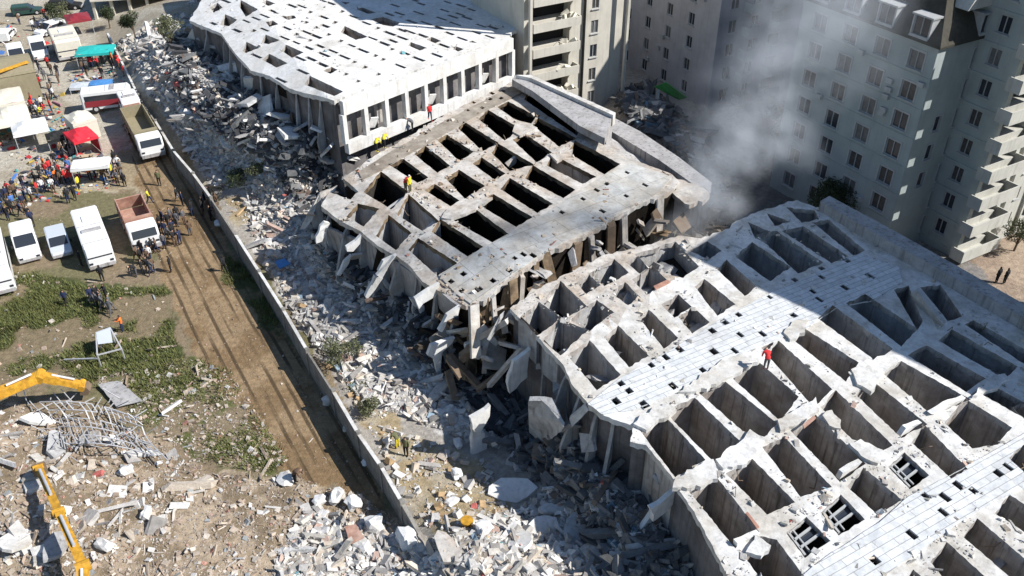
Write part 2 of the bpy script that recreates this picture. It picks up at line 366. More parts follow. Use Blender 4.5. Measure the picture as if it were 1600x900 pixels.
scatter('rubble', [([(255,60),(350,50),(400,110),(480,150),(530,170),(560,250),(520,340),(470,330),(420,250),(330,200),(280,150)], .45), ([(500,290),(640,430),(760,560),(830,620),(800,700),(700,600),(600,500),(500,380)], .55)],
        15000, .1, 1.2, PALE, seed=2, flat=.3, long=.2, label='grey debris coloured darker for shade, heaped along the collapsed flanks of the two far blocks')
scatter('rubble', [(Z['rub2'], 1)], 16000, .08, .75, PALW, seed=3, label='mixed white debris filling the bottom centre in front of the near block')
scatter('rubble', [([(780,620),(900,600),(990,690),(1060,770),(1160,960),(960,960),(900,800),(800,720)], 1)], 8000, .1, 1.2, PALD, seed=4, long=.2, label='grey debris coloured darker for shade in the pit beside the near block')
scatter('rubble', [(Z['heapL'], .85), (Z['scrub'], .1), ([(0,420),(260,450),(280,600),(0,600)], .05)], 11000, .05, .42, PALB, seed=5, label='pinkish beige rubble and stones spread over the lower left')
scatter('rubble', [([(0,640),(110,690),(200,680),(330,740),(300,800),(150,880),(-20,900)], 1)], 200, .3, 1.3, PALW, seed=6, flat=.25, label='larger white concrete pieces around the yellow boom at lower left')
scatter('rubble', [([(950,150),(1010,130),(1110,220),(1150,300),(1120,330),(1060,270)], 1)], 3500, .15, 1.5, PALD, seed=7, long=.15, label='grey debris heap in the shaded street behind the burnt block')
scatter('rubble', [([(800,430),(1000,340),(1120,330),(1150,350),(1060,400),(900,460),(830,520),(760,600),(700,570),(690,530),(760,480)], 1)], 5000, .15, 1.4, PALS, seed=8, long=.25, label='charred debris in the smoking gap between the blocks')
scatter('rubble', [(Z['rub1'], .6), (Z['rub2'], .4)], 30000, .05, .3, PALW, seed=31, label='fine white plaster fragments carpeting the strip right of the garden wall')
scatter('rubble', [(Z['heapL'], .9), (Z['scrub'], .1)], 20000, .04, .22, PALR, seed=32, label='fine beige gravel and chips over the lower left heap')
scatter('rubble', [(Z['track'], .5), (Z['park'], .3), (Z['tan1'], .2)], 1500, .04, .16, PALR, seed=33, label='small stones strewn on the dirt track and parking ground')
scatter('rubble', [(Z['tan1'], 1)], 900, .1, .7, PALW+[((.5,.35,.2),3)], seed=9, label='scattered stones on the tan strip right of the garden wall')
scatter('rubble', [([(330,-20),(200,60),(180,70),(250,150),(300,220),(330,200),(260,70)], 1)], 900, .2, 1.2, PALW, seed=10, label='white debris at the far end of the garden wall')
# ---------------------------------------------------------------- the three fallen honeycomb blocks
def jag(poly, step=7., amp=.7, rs=None):
    rs = rs or random; out = []; n = len(poly)
    for i in range(n):
        a = poly[i]; b = poly[(i+1) % n]; L = math.hypot(b[0]-a[0], b[1]-a[1]); k = max(1, int(L/step))
        nx, ny = -(b[1]-a[1])/(L+1e-6), (b[0]-a[0])/(L+1e-6)
        steep = abs(b[1]-a[1])/(abs(b[0]-a[0])+1e-6)
        am = amp*(1.9 if (b[0]-a[0])*(b[1]-a[1]) < 0 else .8)      # the cross walls are the ragged ones
        for j in range(k):
            t = j/k; q = rs.uniform(-am, am) if j else rs.uniform(-am, am)*.4
            out.append((a[0]+(b[0]-a[0])*t+nx*q, a[1]+(b[1]-a[1])*t+ny*q))
    return out
def quad(c, zf, d1, d2, l1, l2):
    z = zf(*c); P = at(c[0], c[1], z)
    return [proj(P+d1*a*l1/2+d2*b*l2/2) for a, b in ((-1, -1), (1, -1), (1, 1), (-1, 1))]
def tri(loops, zf, keep):
    V = []; E = []
    for lp in loops:
        o = len(V); V += [Vector(p) for p in lp]; E += [(o+i, o+(i+1) % len(lp)) for i in range(len(lp))]
    v, e, f, *_ = delaunay_2d_cdt(V, E, [], 0, 1e-4)
    out = []
    F = [tuple(x) for x in f]; cx = np.array([sum(v[i].x for i in x)/3 for x in F]); cy = np.array([sum(v[i].y for i in x)/3 for x in F])
    k = keep(cx, cy)
    return [(p.x, p.y) for p in v], [x for x, q in zip(F, k) if q]
def grow(poly, k):
    cx = sum(p[0] for p in poly)/len(poly); cy = sum(p[1] for p in poly)/len(poly)
    return [(cx+(x-cx)*k, cy+(y-cy)*k) for x, y in poly]
def block(name, label, outline, zf, holes, ducts, strips, mt, D, frame_mats, amp=.7, step=7, thick=.38, gr=1.135, ext=None):
    root = thing(name, label, 'collapsed building', at(*outline[0], 0)); root.location = (0, 0, 0)
    d1, d2 = D; name_c = label.startswith('nearest')
    loops = [jag(outline, step*.9, amp*1.5)]; ext = ext or loops[0]
    holes = [(grow(h[0], 1.52 if h[2] == 'shaft2' and name_c and h[1] > 4.3 else gr if max(p[0] for p in h[0])-min(p[0] for p in h[0]) > 14 else 1),)+tuple(h[1:]) for h in holes]
    hl = [jag(h[0], step*.8, amp) for h in holes]
    ins = []
    for s in strips: ins.append(s[0])
    kq = 2.7 if label.startswith('far') else 1.
    dq = [quad(c, zf, d1, d2, kq*.62*random.uniform(.75, 1.15), .40*random.uniform(.8, 1.25)) for c in ducts]
    allh = hl+dq
    def keep(cx, cy):
        k = inpoly(cx, cy, loops[0])
        for h in allh: k &= ~inpoly(cx, cy, h)
        return k
    v, f = tri(loops+allh, zf, keep)
    m = MB(); rz = lambda x, y: zf(x, y)+.05*(float(vn(x, y, 13, 4))-.5)
    top = [at(x, y, rz(x, y)) for x, y in v]; scor = [(780,470),(860,420),(1000,370),(1110,360),(1085,400),(1060,440),(1010,470),(940,510),(880,560),(840,560)]
    sf = [bool(name_c and inpoly(np.array([sum(v[i].x if 0 else v[i][0] for i in t)/3]), np.array([sum(v[i][1] for i in t)/3]), scor)[0]) for t in f]
    m.add(top, [t for t, q in zip(f, sf) if not q], 0); m.add(top, [t for t, q in zip(f, sf) if q], 2)
    for lp in allh+[loops[0]]:
        mi = 0 if lp is loops[0] else 1
        a = [at(x, y, rz(x, y)) for x, y in lp]; n = len(a)
        b = [p-UP*(thick*random.uniform(.8, 1.3)) for p in a]
        m.add(a+b, [(i, (i+1) % n, n+(i+1) % n, n+i) for i in range(n)], mi)
    m.build('slab_grid', list(frame_mats)+[M['topB']], root, fixn=False)
    # outer walls down to the ground
    m = MB(); a = [at(x, y, zf(x, y)-.1) for x, y in outline]; n = len(a); c0 = sum((Vector(p) for p in a), Vector())/n
    a = [p+(c0-p).normalized()*.25 for p in a]
    b = [Vector((p.x, p.y, -.6)) for p in a]
    for i in range(n):
        j = (i+1) % n; L = (a[j]-a[i]).length; k = max(1, int(L/2))
        for q in range(k):
            t0, t1 = q/k, (q+1)/k
            m.add([a[i].lerp(a[j], t0), a[i].lerp(a[j], t1), b[i].lerp(b[j], t1), b[i].lerp(b[j], t0)], [(0, 1, 2, 3)], 0)
    m.build('outer_wall', mt['outer'], root, fixn=False)
    # duct sleeves, lined near-black in burnt and clean blocks alike
    for qd in dq:
        m = MB()
        a = [at(x, y, zf(x, y)-.06) for x, y in qd]; b = [p-UP*1.6 for p in a]
        m.add(a+b, [(i, (i+1) % 4, 4+(i+1) % 4, 4+i) for i in range(4)]+[(4, 5, 6, 7)], 0)
        m.build('duct_shaft', M['soot_and_black_lining'], root, fixn=False)
    for (poly, ms) in strips:
        pj = jag(poly, 12, amp*.6); dd = [d for d in dq if inpoly(np.array([sum(p[0] for p in d)/4]), np.array([sum(p[1] for p in d)/4]), pj)[0]]
        hh = [h for h in hl if True]
        def keep2(cx, cy):
            k = inpoly(cx, cy, pj)&inpoly(cx, cy, loops[0])
            for h in dd+hh: k &= ~inpoly(cx, cy, h)
            return k
        v, f = tri([pj, loops[0]]+dd+hh, zf, keep2); used = {i for t in f for i in t}
        m = MB(); m.add([at(x, y, rz(x, y)+.09) for x, y in v], f, 0)
        for lp in [pj]+dd:
            a = [at(x, y, rz(x, y)+.09) for x, y in lp]; n = len(a); b = [p-UP*.1 for p in a]
            cx = np.array([p[0] for p in lp]); cy = np.array([p[1] for p in lp]); okk = inpoly(cx, cy, loops[0])
            m.add(a+b, [(i, (i+1) % n, n+(i+1) % n, n+i) for i in range(n) if okk[i] and okk[(i+1) % n]], 0)
        m.build('floor_strip', M[ms], root, fixn=False)
    # the open rooms: walls, broken floor, debris
    for h in holes:
        poly, zb, wm = h[0], h[1], h[2]
        cx = sum(p[0] for p in poly)/len(poly); cy = sum(p[1] for p in poly)/len(poly)
        ex = 1.05
        a = [at(cx+(x-cx)*ex, cy+(y-cy)*ex, zf(x, y)-.07) for x, y in poly]; n = len(a)
        zc = sum(p.z for p in a)/n; b = [Vector((p.x, p.y, zb)) for p in a]
        m = MB()
        for i in range(n):
            j = (i+1) % n
            m.add([a[i], a[j], b[j], b[i]], [(0, 1, 2, 3)], 0)
        m.add(b, [tuple(range(n))], 1)
        # cracks: thin proud ribs where panels meet; one or two broken ledges
        cen = sum(b, Vector())/n
        for _ in range(h[3] if len(h) > 3 else 14):
            i = random.randrange(n); t = random.random(); p = b[i].lerp(b[(i+1) % n], t).lerp(cen, random.random()**.6)
            s = random.uniform(.25, 1.1)
            m.box((p.x, p.y, zb+s*.15), (s*random.uniform(.8, 2), s*.7, s*.35), (random.uniform(-.5, .5), random.uniform(-.5, .5), random.uniform(0, 3)), 2, .12)
        if n == 4 and a[0].z-zb > 3:
            for _ in range(random.choice((1, 2, 2, 3))):               # what is left of floors and partitions, and bent bars
                i = random.randrange(4); j = (i+1) % 4; t = random.uniform(.1, .9); zz = zb+(a[0].z-zb)*random.uniform(.25, .8); p = a[i].lerp(a[j], t); c_ = (a[0]+a[2])/2; q = Vector((c_.x-p.x, c_.y-p.y, 0)).normalized()
                s = random.uniform(.5, 1.5); m.box((p.x+q.x*s*.35, p.y+q.y*s*.35, zz), (s, s*random.uniform(.5, 1), .16), (random.uniform(-.5, .5), random.uniform(-.6, .6), math.atan2(q.y, q.x)), 2, .14)
            for _ in range(random.choice((1, 2, 3))):
                i = random.randrange(4); p = a[i].lerp(a[(i+1) % 4], random.random()); p2 = p+Vector((random.uniform(-.5, .5), random.uniform(-.5, .5), random.uniform(-.9, .5))); m.bar(p, p2, .035, .035, 3); m.bar(p2, p2+Vector((random.uniform(-.3, .3), random.uniform(-.3, .3), random.uniform(-.6, .1))), .035, .035, 3)
        o = m.build('room', [M[wm], M['dark'] if wm != 'soot_and_black_lining' else M['soot_and_black_lining'], M['shaft2'] if wm != 'soot_and_black_lining' else M['burnt'], M['wood']], root, fixn=False)
    return root
def axes(p, z):                              # two pixel pairs -> block axes
    a, b, c, d = [at(x, y, z) for x, y in p]
    return ((b-a).normalized(), (d-c).normalized())
# near block ----------------------------------------------------------------
zC = lambda x, y: 8.0
S = 'shaft'
hC = [([(822,497),(842,480),(865,497),(840,515)],5.5,'shaft2'),([(857,472),(877,450),(905,477),(880,490)],5,'shaft2'),([(907,442),(920,434),(932,445),(917,454)],6,'shaft2'),
([(930,427),(957,412),(972,426),(947,440)],5,'shaft2'),([(962,458),(977,447),(993,463),(980,471)],6.6,'shaft2'),([(997,437),(1018,423),(1035,440),(1012,453)],6.2,'shaft2'),
([(902,497),(930,477),(948,490),(922,510)],5.4,'shaft2'),([(859,530),(875,507),(905,519),(877,545)],5.2,'shaft2'),([(984,411),(997,405),(1008,418),(1000,424)],6.5,'shaft2'),
([(1010,402),(1052,388),(1076,414),(1060,426),(1030,419)],6.3,'shaft2'),([(1087,392),(1105,382),(1120,392),(1107,401)],6,'shaft2'),
([(892,557),(922,536),(965,584),(932,605)],2,'shaft2'),([(947,528),(967,512),(1009,554),(982,570)],3,S),([(1000,497),(1015,487),(1056,526),(1036,541)],3,S),
([(1036,476),(1060,462),(1078,479),(1054,494)],4.5,S),([(1068,497),(1082,486),(1100,502),(1082,514)],4.5,'shaft2'),([(1089,450),(1102,439),(1145,474),(1120,490)],3.5,S),
([(1124,422),(1137,409),(1178,446),(1162,459)],4,S),([(1154,402),(1177,382),(1230,416),(1202,436)],4,'shaft2'),([(1200,376),(1220,371),(1268,404),(1242,415)],5,'shaft2'),
([(1240,368),(1262,363),(1308,394),(1291,401)],5,'shaft2'),([(1284,355),(1300,352),(1338,384),(1326,389)],4.5,'shaft2'),([(1239,328),(1268,331),(1273,340),(1255,344)],6,'shaft2'),
([(1204,337),(1228,346),(1212,350)],6.5,'shaft2'),([(1174,352),(1198,362),(1182,369)],6.5,'shaft2'),
([(1003,672),(1040,655),(1096,716),(1054,740)],1.5,S,20),([(1044,645),(1087,627),(1150,687),(1115,717)],1.5,S,20),([(1097,615),(1137,602),(1208,660),(1190,678),(1160,670)],2,S,20),
([(1145,588),(1185,568),(1242,618),(1217,652)],2,S,20),([(1196,548),(1220,538),(1294,605),(1268,630)],1.5,S),([(1240,529),(1262,518),(1336,565),(1318,591)],1.5,S),
([(1284,500),(1305,482),(1388,542),(1365,559)],1.5,'shaft2'),([(1329,477),(1355,464),(1428,512),(1405,536)],1.5,'shaft2'),([(1400,456),(1420,450),(1440,500),(1432,512)],2.5,'shaft2'),
([(1442,452),(1470,448),(1500,492),(1480,498)],3,'shaft2'),
([(1082,770),(1122,752),(1180,827),(1147,850)],1,S,20),([(1140,742),(1177,722),(1236,782),(1197,799)],1.5,S,20),([(1197,702),(1227,688),(1293,757),(1250,771)],1.5,S,20),
([(1242,676),(1277,654),(1346,722),(1310,746)],1.5,S),([(1289,640),(1310,616),(1388,692),(1375,699),(1332,684)],2,S),([(1344,620),(1366,600),(1442,660),(1406,679)],2,S),
([(1382,582),(1412,569),(1508,622),(1454,643)],2,S),([(1426,558),(1452,544),(1544,596),(1514,613)],2,S),([(1474,535),(1492,519),(1583,570),(1566,588)],2,'shaft2'),
([(1514,510),(1526,504),(1610,552),(1604,570)],2,'shaft2'),
([(1166,867),(1190,842),(1213,847),(1256,905),(1200,915)],1.5,S),([(1232,833),(1260,811),(1293,844),(1258,868)],6,'hole',2),([(1286,801),(1314,776),(1347,811),(1311,833)],6,'hole',2),
([(1328,761),(1351,735),(1404,780),(1369,799)],1.5,S),([(1391,730),(1414,710),(1448,742),(1421,761)],6,'hole',2),([(1430,694),(1447,669),(1507,730),(1484,743)],2,S),
([(1482,662),(1510,628),(1575,668),(1556,691),(1520,697)],3,S),([(1540,618),(1551,604),(1612,636),(1608,656)],3,S),([(1580,716),(1600,698),(1640,730),(1610,745)],2,S),
([(1512,842),(1531,816),(1612,885),(1590,909)],2,S),([(1459,880),(1481,852),(1540,905),(1500,930)],2,S),([(1560,803),(1580,777),(1640,815),(1615,838)],2,S),([(1419,905),(1428,892),(1455,915),(1440,930)],2,S),
([(1588,640),(1600,634),(1680,690),(1650,700)],3,S)]
def z7(l): return [(880+x/4, 500+y/4) for x, y in l]
dC = z7([(550,280),(640,230),(725,180),(685,410),(505,525),(360,395),(410,440),(330,505),(870,310),(940,195),(1070,190),(1105,90),(930,65),(1010,15),(1245,85)])
dC += [(960+x/4, 280+y/4) for x, y in [(775,845),(690,890),(970,735),(1120,850),(1130,630),(1300,560),(1295,610),(1440,675),(1450,505),(1280,750),(1240,700),(1590,600)]]
dC += [(1200+x/4, 400+y/4) for x, y in [(645,125)]]
dC += [(1200+x/3.6, 650+y/3.6) for x, y in [(600,810),(808,665),(985,540),(995,455),(1072,390),(1155,418),(1295,320),(1350,285),(888,450)]]
oC = [(797,482),(845,450),(900,420),(950,397),(1005,385),(1060,368),(1095,372),(1140,357),(1150,345),(1185,330),(1245,312),(1290,330),(1430,410),(1620,515),(1760,600),(1800,800),(1760,980),(1190,980),(1140,905),(1085,800),(1060,765),(1052,748),(1010,695),(985,690),(990,665),(945,650),(920,632),(893,600),(880,570),(860,548),(835,520)]
sC = [([(930,648),(917,632),(970,590),(1050,545),(1140,490),(1210,455),(1300,415),(1345,395),(1405,418),(1410,440),(1360,470),(1310,478),(1262,512),(1200,535),(1150,560),(1050,615),(990,640)],'strip'),
      ([(1245,905),(1290,870),(1375,815),(1420,775),(1480,745),(1560,700),(1640,655),(1700,690),(1640,745),(1560,780),(1500,815),(1430,865),(1370,905)],'strip')]
blkC = block('collapsed_building','nearest fallen block, roofless pale rooms open to the sky beside two tiled strips',
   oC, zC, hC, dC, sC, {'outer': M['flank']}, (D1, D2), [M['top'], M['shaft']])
# burnt block ---------------------------------------------------------------
def zB(x, y):
    d = (x-540)*.55+(y-330)*-1.0+60
    k = ((x-500)*.62-(y-300))                # 0 on the outer left edge, growing inwards
    return 8.0-1.4*max(0., min(1., (70-k)/110.))
F_ = 'soot_and_black_lining'
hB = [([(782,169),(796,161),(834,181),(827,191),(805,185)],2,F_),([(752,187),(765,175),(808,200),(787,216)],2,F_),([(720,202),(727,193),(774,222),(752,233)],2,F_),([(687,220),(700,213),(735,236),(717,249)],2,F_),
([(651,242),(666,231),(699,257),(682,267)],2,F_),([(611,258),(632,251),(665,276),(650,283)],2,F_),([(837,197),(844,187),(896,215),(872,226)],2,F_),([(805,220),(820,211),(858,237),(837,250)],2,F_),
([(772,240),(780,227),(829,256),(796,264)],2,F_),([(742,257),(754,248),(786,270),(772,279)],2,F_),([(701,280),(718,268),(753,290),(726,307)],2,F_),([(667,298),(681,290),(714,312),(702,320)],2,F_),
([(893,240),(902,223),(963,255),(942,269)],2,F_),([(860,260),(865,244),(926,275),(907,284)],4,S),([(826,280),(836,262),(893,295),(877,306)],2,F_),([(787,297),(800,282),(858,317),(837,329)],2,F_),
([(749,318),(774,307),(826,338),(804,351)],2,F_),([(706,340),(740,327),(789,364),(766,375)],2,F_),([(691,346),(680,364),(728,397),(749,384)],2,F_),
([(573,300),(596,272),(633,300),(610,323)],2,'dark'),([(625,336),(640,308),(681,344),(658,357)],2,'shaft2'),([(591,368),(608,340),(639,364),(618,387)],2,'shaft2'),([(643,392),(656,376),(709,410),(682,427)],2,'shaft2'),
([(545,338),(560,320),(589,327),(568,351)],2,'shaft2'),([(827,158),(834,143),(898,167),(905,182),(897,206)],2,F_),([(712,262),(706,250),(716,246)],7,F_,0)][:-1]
dB = [(640+x/4, 380+y/4) for x, y in [(510,82),(335,190),(258,237),(325,295),(440,283),(420,290),(520,232),(622,168),(770,75),(655,92),(710,68)]]
dB += [(700+x/4, 120+y/4) for x, y in [(1118,597),(1230,675),(990,668),(928,707),(842,762),(710,845),(963,838),(1112,743)]]
dB += [(640+x/4, y/4) for x, y in [(515,583),(500,617),(585,568),(570,612),(400,640),(362,687),(452,672),(238,752),(90,832)]]+[(559,267)]
oB = [(536,278),(590,240),(640,212),(700,176),(800,128),(832,138),(905,165),(912,205),(978,245),(1050,272),(1062,285),(1038,305),(1000,318),(965,338),(930,360),(890,380),(850,396),(820,420),(790,440),(760,468),(728,478),(700,462),(660,440),(640,415),(620,400),(590,384),(565,362),(530,345),(502,322),(515,300),(548,312),(560,300)]
sB = [([(685,430),(740,395),(850,335),(960,262),(985,255),(1050,276),(1030,300),(965,334),(925,358),(850,393),(790,436),(735,474),(712,458)],'stripB'),
      ([(560,268),(600,243),(700,186),(800,134),(820,142),(745,180),(690,212),(640,240),(590,268),(566,280)],'stripD')]
zBn = zB
axB = axes([(650,400),(712,446),(740,470),(1020,300)], 8)
blkB = block('collapsed_building','middle fallen block gutted by fire, black open rooms in a scorched pale grid',
   oB, zBn, hB, dB, sB, {'outer': M['soot_and_black_lining']}, axB, [M['topB'], M['burnt']], amp=.55, step=6, gr=1.17)
# far white block -------------------------------------------------------------
def zA(x, y): return 12.-2.5*max(0., min(1., (440-x+(y-60)*.8)/150.))
def a5(l): return [(340+x/5, y/5) for x, y in l]
def b5(l): return [(560+x/5, y/5) for x, y in l]
hA = [a5(l) for l in [[(20,195),(60,110),(155,155),(90,205)],[(170,50),(180,0),(315,72),(220,130)],[(345,18),(380,0),(455,28),(395,45)],[(375,170),(430,160),(475,188),(405,210)],[(495,128),(600,122),(615,140),(550,155)],
 [(340,335),(375,270),(485,312),(400,345)],[(195,398),(225,325),(325,375),(222,415)],[(503,398),(532,348),(675,410),(580,452)],[(350,468),(405,420),(548,493),(460,527)],[(962,250),(992,203),(1175,288),(1080,312)],
 [(825,553),(890,522),(940,545),(880,576)],[(1195,152),(1290,133),(1425,178),(1370,208),(1290,195)],[(1085,70),(1130,57),(1235,98),(1170,106)],[(960,10),(1035,20),(1000,36)],[(-60,60),(0,20),(40,60),(-30,100)]]]
hA += [b5(l) for l in [[(533,310),(570,288),(648,320),(600,338)],[(738,385),(765,362),(823,384),(780,402)],[(855,330),(890,317),(928,334)],[(388,355),(410,328),(540,375),(480,395)]]]
hA += [[(476,132),(484,118),(536,143),(522,150)]]
hA = [(h, 7.5, S, 4) for h in hA]
hA += [([(x-w*.9, y+2.4), (x-w*.1, y-2.6), (x+w, y-.6), (x+w*.3, y+1.6)], 9.5, 'shaft2', 0) for x, y, w in [(a[0]/5+340, a[1]/5, 5.5) for a in [(720,95),(690,175),(770,215),(615,268),(720,315),(865,270),(970,90),(915,175),(960,320),(1065,485),(1150,525),(1000,580),(1095,635),(1255,580),(1290,465),(1360,385),(1250,220),(280,240),(1230,435)]]]
dA = a5([(830,135),(1060,130),(1160,180),(1045,355),(900,400),(830,425),(730,460),(820,505),(990,445),(1425,515),(1300,340),(1210,300),(1370,320),(1440,295),(1135,395),(1465,415),(1570,460),(665,560),(495,625),(440,90),(580,45),(300,145),(540,220),(800,360),(1345,260),(1440,235)])
dA += b5([(530,180),(630,215),(755,185),(850,140),(650,145),(740,130),(470,100),(320,105),(960,200),(1050,215)])
oA = [(296,32),(345,52),(368,84),(392,110),(420,118),(452,138),(474,145),(498,150),(522,157),(590,131),(660,106),(725,82),(795,58),(800,50),(818,40),(818,-90),(330,-90),(335,-20),(315,0)]
_o = at(530,157,12); _b = at(797,58,12); _u = (_b-_o).normalized(); _v = Vector((-_u.y, _u.x, 0))
for i in range(-2, 14):
    for j in range(0, 22):
        p = _o+_u*(1.2+i*2.5+random.uniform(-.3, .3))+_v*(1.6+j*1.9+random.uniform(-.25, .25)); x, y = proj(p)
        if not inpoly(np.array([x]), np.array([y]), grow(oA, .95))[0] or y < -30: continue
        if min(math.hypot(x-c[0], y-c[1]) for c in dA+[(sum(q[0] for q in h[0])/len(h[0]), sum(q[1] for q in h[0])/len(h[0])) for h in hA]) < 11 or any(inpoly(np.array([x]), np.array([y]), grow(h[0], 1.5))[0] for h in hA): continue
        if random.random() < .75: dA.append((x, y))
axA = axes([(392,110),(452,138),(530,155),(790,60)], 11.5)
blkA = block('collapsed_building','far white fallen block with a row of square open bays along its near end',
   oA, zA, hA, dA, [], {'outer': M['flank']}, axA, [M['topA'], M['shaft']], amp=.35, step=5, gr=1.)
# arcade of bays closing the near end of the white block
def arcade():
    a = at(530,157,12); b = at(797,58,12); u = (b-a).normalized(); nrm = Vector((u.y, -u.x, 0)); L = (b-a).length
    N = 9; m = MB(); z1 = 12.03; zt = 10.7; zl = 7.9; zz = 6.8; bay = L/N; pw = .55
    m.bar(a+nrm*.25+UP*(-.68), b+nrm*.25+UP*(-.68), .5, 1.38)                      # lintel
    s0 = a.copy(); s0.z = (zl+zz)/2; s1 = b.copy(); s1.z = (zl+zz)/2
    m.bar(s0+nrm*.3, s1+nrm*.3, .62, zl-zz)
    for i in range(N+1):
        p = a+u*(i*bay); m.bar(Vector((p.x, p.y, zl-.02))+nrm*.24, Vector((p.x, p.y, zt))+nrm*.24, .44, pw, up=nrm)
    m.build('arcade', M['topA'], blkA)
    for i in range(N):
        p = a+u*(i*bay+bay/2)-nrm*.9; m = MB()
        m.bar(Vector((p.x, p.y, zl+1.4))-u*(bay/2-.1), Vector((p.x, p.y, zl+1.4))+u*(bay/2-.1), .1, 2.9)
        if i % 3 == 1: m.box((p.x+nrm.x*.6, p.y+nrm.y*.6, zl+.6), (1.3, .1, 1.2), (.4, .3, 1.), 1)
        m.build('bay_back_wall', [M['shaft'], M['topA']], blkA)
arcade()
# plasterboard window frames lying in the near block's floor openings
for q in ([(1232,833),(1260,811),(1293,844),(1258,868)],[(1286,801),(1314,776),(1347,811),(1311,833)],[(1391,730),(1414,710),(1448,742),(1421,761)]):
    P = [at(x, y, 7.75) for x, y in q]; m = MB()
    for t in (.33, .68): m.bar(P[0].lerp(P[3], t), P[1].lerp(P[2], t), .12, .12)
    m.bar(P[0].lerp(P[1], .22), P[3].lerp(P[2], .22), .08, .1); m.bar(P[0], P[3], .12, .12); m.bar(P[0], P[1], .1, .12)
    f = m.build('window', M['frame'], blkC)
    g = MB(); a0, a1 = P[0].lerp(P[3], .36), P[1].lerp(P[2], .36); b0, b1 = P[0].lerp(P[3], .65), P[1].lerp(P[2], .65)
    g.add([p-UP*.1 for p in (a0.lerp(a1, .25), a1, b1, b0.lerp(b1, .25))], [(0, 1, 2, 3)]); g.build('pane', M['glass'], f, fixn=False)
# raised broken slabs lying on the grids
def platform(pts, z, th, m, root, name='broken_slab', amp=1.6, step=7, tilt=0):
    pj = jag(pts, step, amp); n = len(pj); a = [at(x, y, z+tilt*(x-pts[0][0])*.01+random.uniform(-.03, .03)) for x, y in pj]; b = [p-UP*th for p in a]
    mb = MB(); v, f = tri([pj], None, lambda cx, cy: inpoly(cx, cy, pj))
    mb.add([at(x, y, z+tilt*(x-pts[0][0])*.01) for x, y in v], f, 0); mb.add(a+b, [(i, (i+1) % n, n+(i+1) % n, n+i) for i in range(n)], 0)
    return mb.build(name, m, root, fixn=False)
for pts in [[(1055,747),(1100,720),(1115,717),(1122,747),(1095,760),(1052,762)],[(1118,717),(1155,690),(1172,670),(1195,687),(1190,700),(1160,727),(1130,732)],[(1285,648),(1300,640),(1314,656),(1314,670),(1296,665)],
            [(1326,690),(1345,686),(1370,700),(1395,708),(1372,724),(1345,712)],[(1330,577),(1350,563),(1400,555),(1404,562),(1378,585),(1362,612),(1340,600)],[(1225,520),(1238,502),(1265,500),(1258,518),(1235,530)],
            [(1130,560),(1200,545),(1215,530),(1190,560),(1145,588),(1120,600),(1080,612),(1060,612)],[(1545,590),(1570,583),(1578,592),(1560,605),(1520,618)],[(1215,655),(1275,620),(1280,640),(1240,665),(1220,672)],
            [(1180,835),(1205,852),(1190,868),(1165,862)],[(1000,650),(1040,628),(1058,640),(1030,655),(1010,672),(990,662)]]:
    platform(pts, 8.22, .3, M['top'], blkC)
for pts in [[(805,192),(830,194),(840,200),(812,212),(800,205)],[(700,325),(750,310),(770,308),(735,330),(705,342),(690,340)],[(858,240),(880,240),(895,232),(893,243),(870,252)]]:
    platform(pts, 8.15, .25, M['topB'], blkB, amp=1.)
o = platform([(650,262),(700,235),(716,262),(690,290)], 8.3, .05, M['topB'], blkB) if False else None
platform([(1035,272),(1060,280),(1100,292),(1110,305),(1098,316),(1070,318),(1050,300),(1030,300)], 7.2, .4, M['topB'], blkB, amp=2)
# walls standing proud or leaning at the broken edges
def slab4(name, pts, th, m, root=None, rough=True):
    P = [at(x, y, z) for x, y, z in pts]; n = (P[1]-P[0]).cross(P[-1]-P[0]).normalized()
    if n.z < 0: n = -n
    k = len(P); ring = []
    for i in range(k):
        a, b = P[i], P[(i+1) % k]; q = max(1, int((b-a).length/.5))
        for j in range(q):
            ring.append(a.lerp(b, j/q)+((P[0]+P[2])/2-a).normalized()*random.uniform(0, .12)*(1 if rough else 0))
    k = len(ring); Q = [p-n*th for p in ring]
    return MB().add(ring+Q, [tuple(range(k)), tuple(range(2*k-1, k-1, -1))]+[(i, (i+1) % k, k+(i+1) % k, k+i) for i in range(k)]).build(name, m, root)
def fin(name, pts, z0, th, m, root, nrm=Vector((.5, -.866, 0))):
    P0 = at(*pts[0], z0); out = []
    for x, y in pts:
        u, v = (x-800)/FPX, (y-450)/FPX; dr = Vector((u, CP-v*SP, -(SP+v*CP))); c0 = Vector((0, 0, CAMH))
        out.append(c0+dr*(nrm.dot(P0-c0)/nrm.dot(dr)))
    ring = []
    k = len(out)
    for i in range(k):
        a, b = out[i], out[(i+1) % k]; q = max(1, int((b-a).length/.5))
        for j in range(q): ring.append(a.lerp(b, j/q)+Vector((random.uniform(-.07, .07), 0, random.uniform(-.07, .07))))
    k = len(ring); Q = [p-nrm*th for p in ring]
    return MB().add(ring+Q, [tuple(range(k)), tuple(range(2*k-1, k-1, -1))]+[(i, (i+1) % k, k+(i+1) % k, k+i) for i in range(k)]).build(name, m, root)
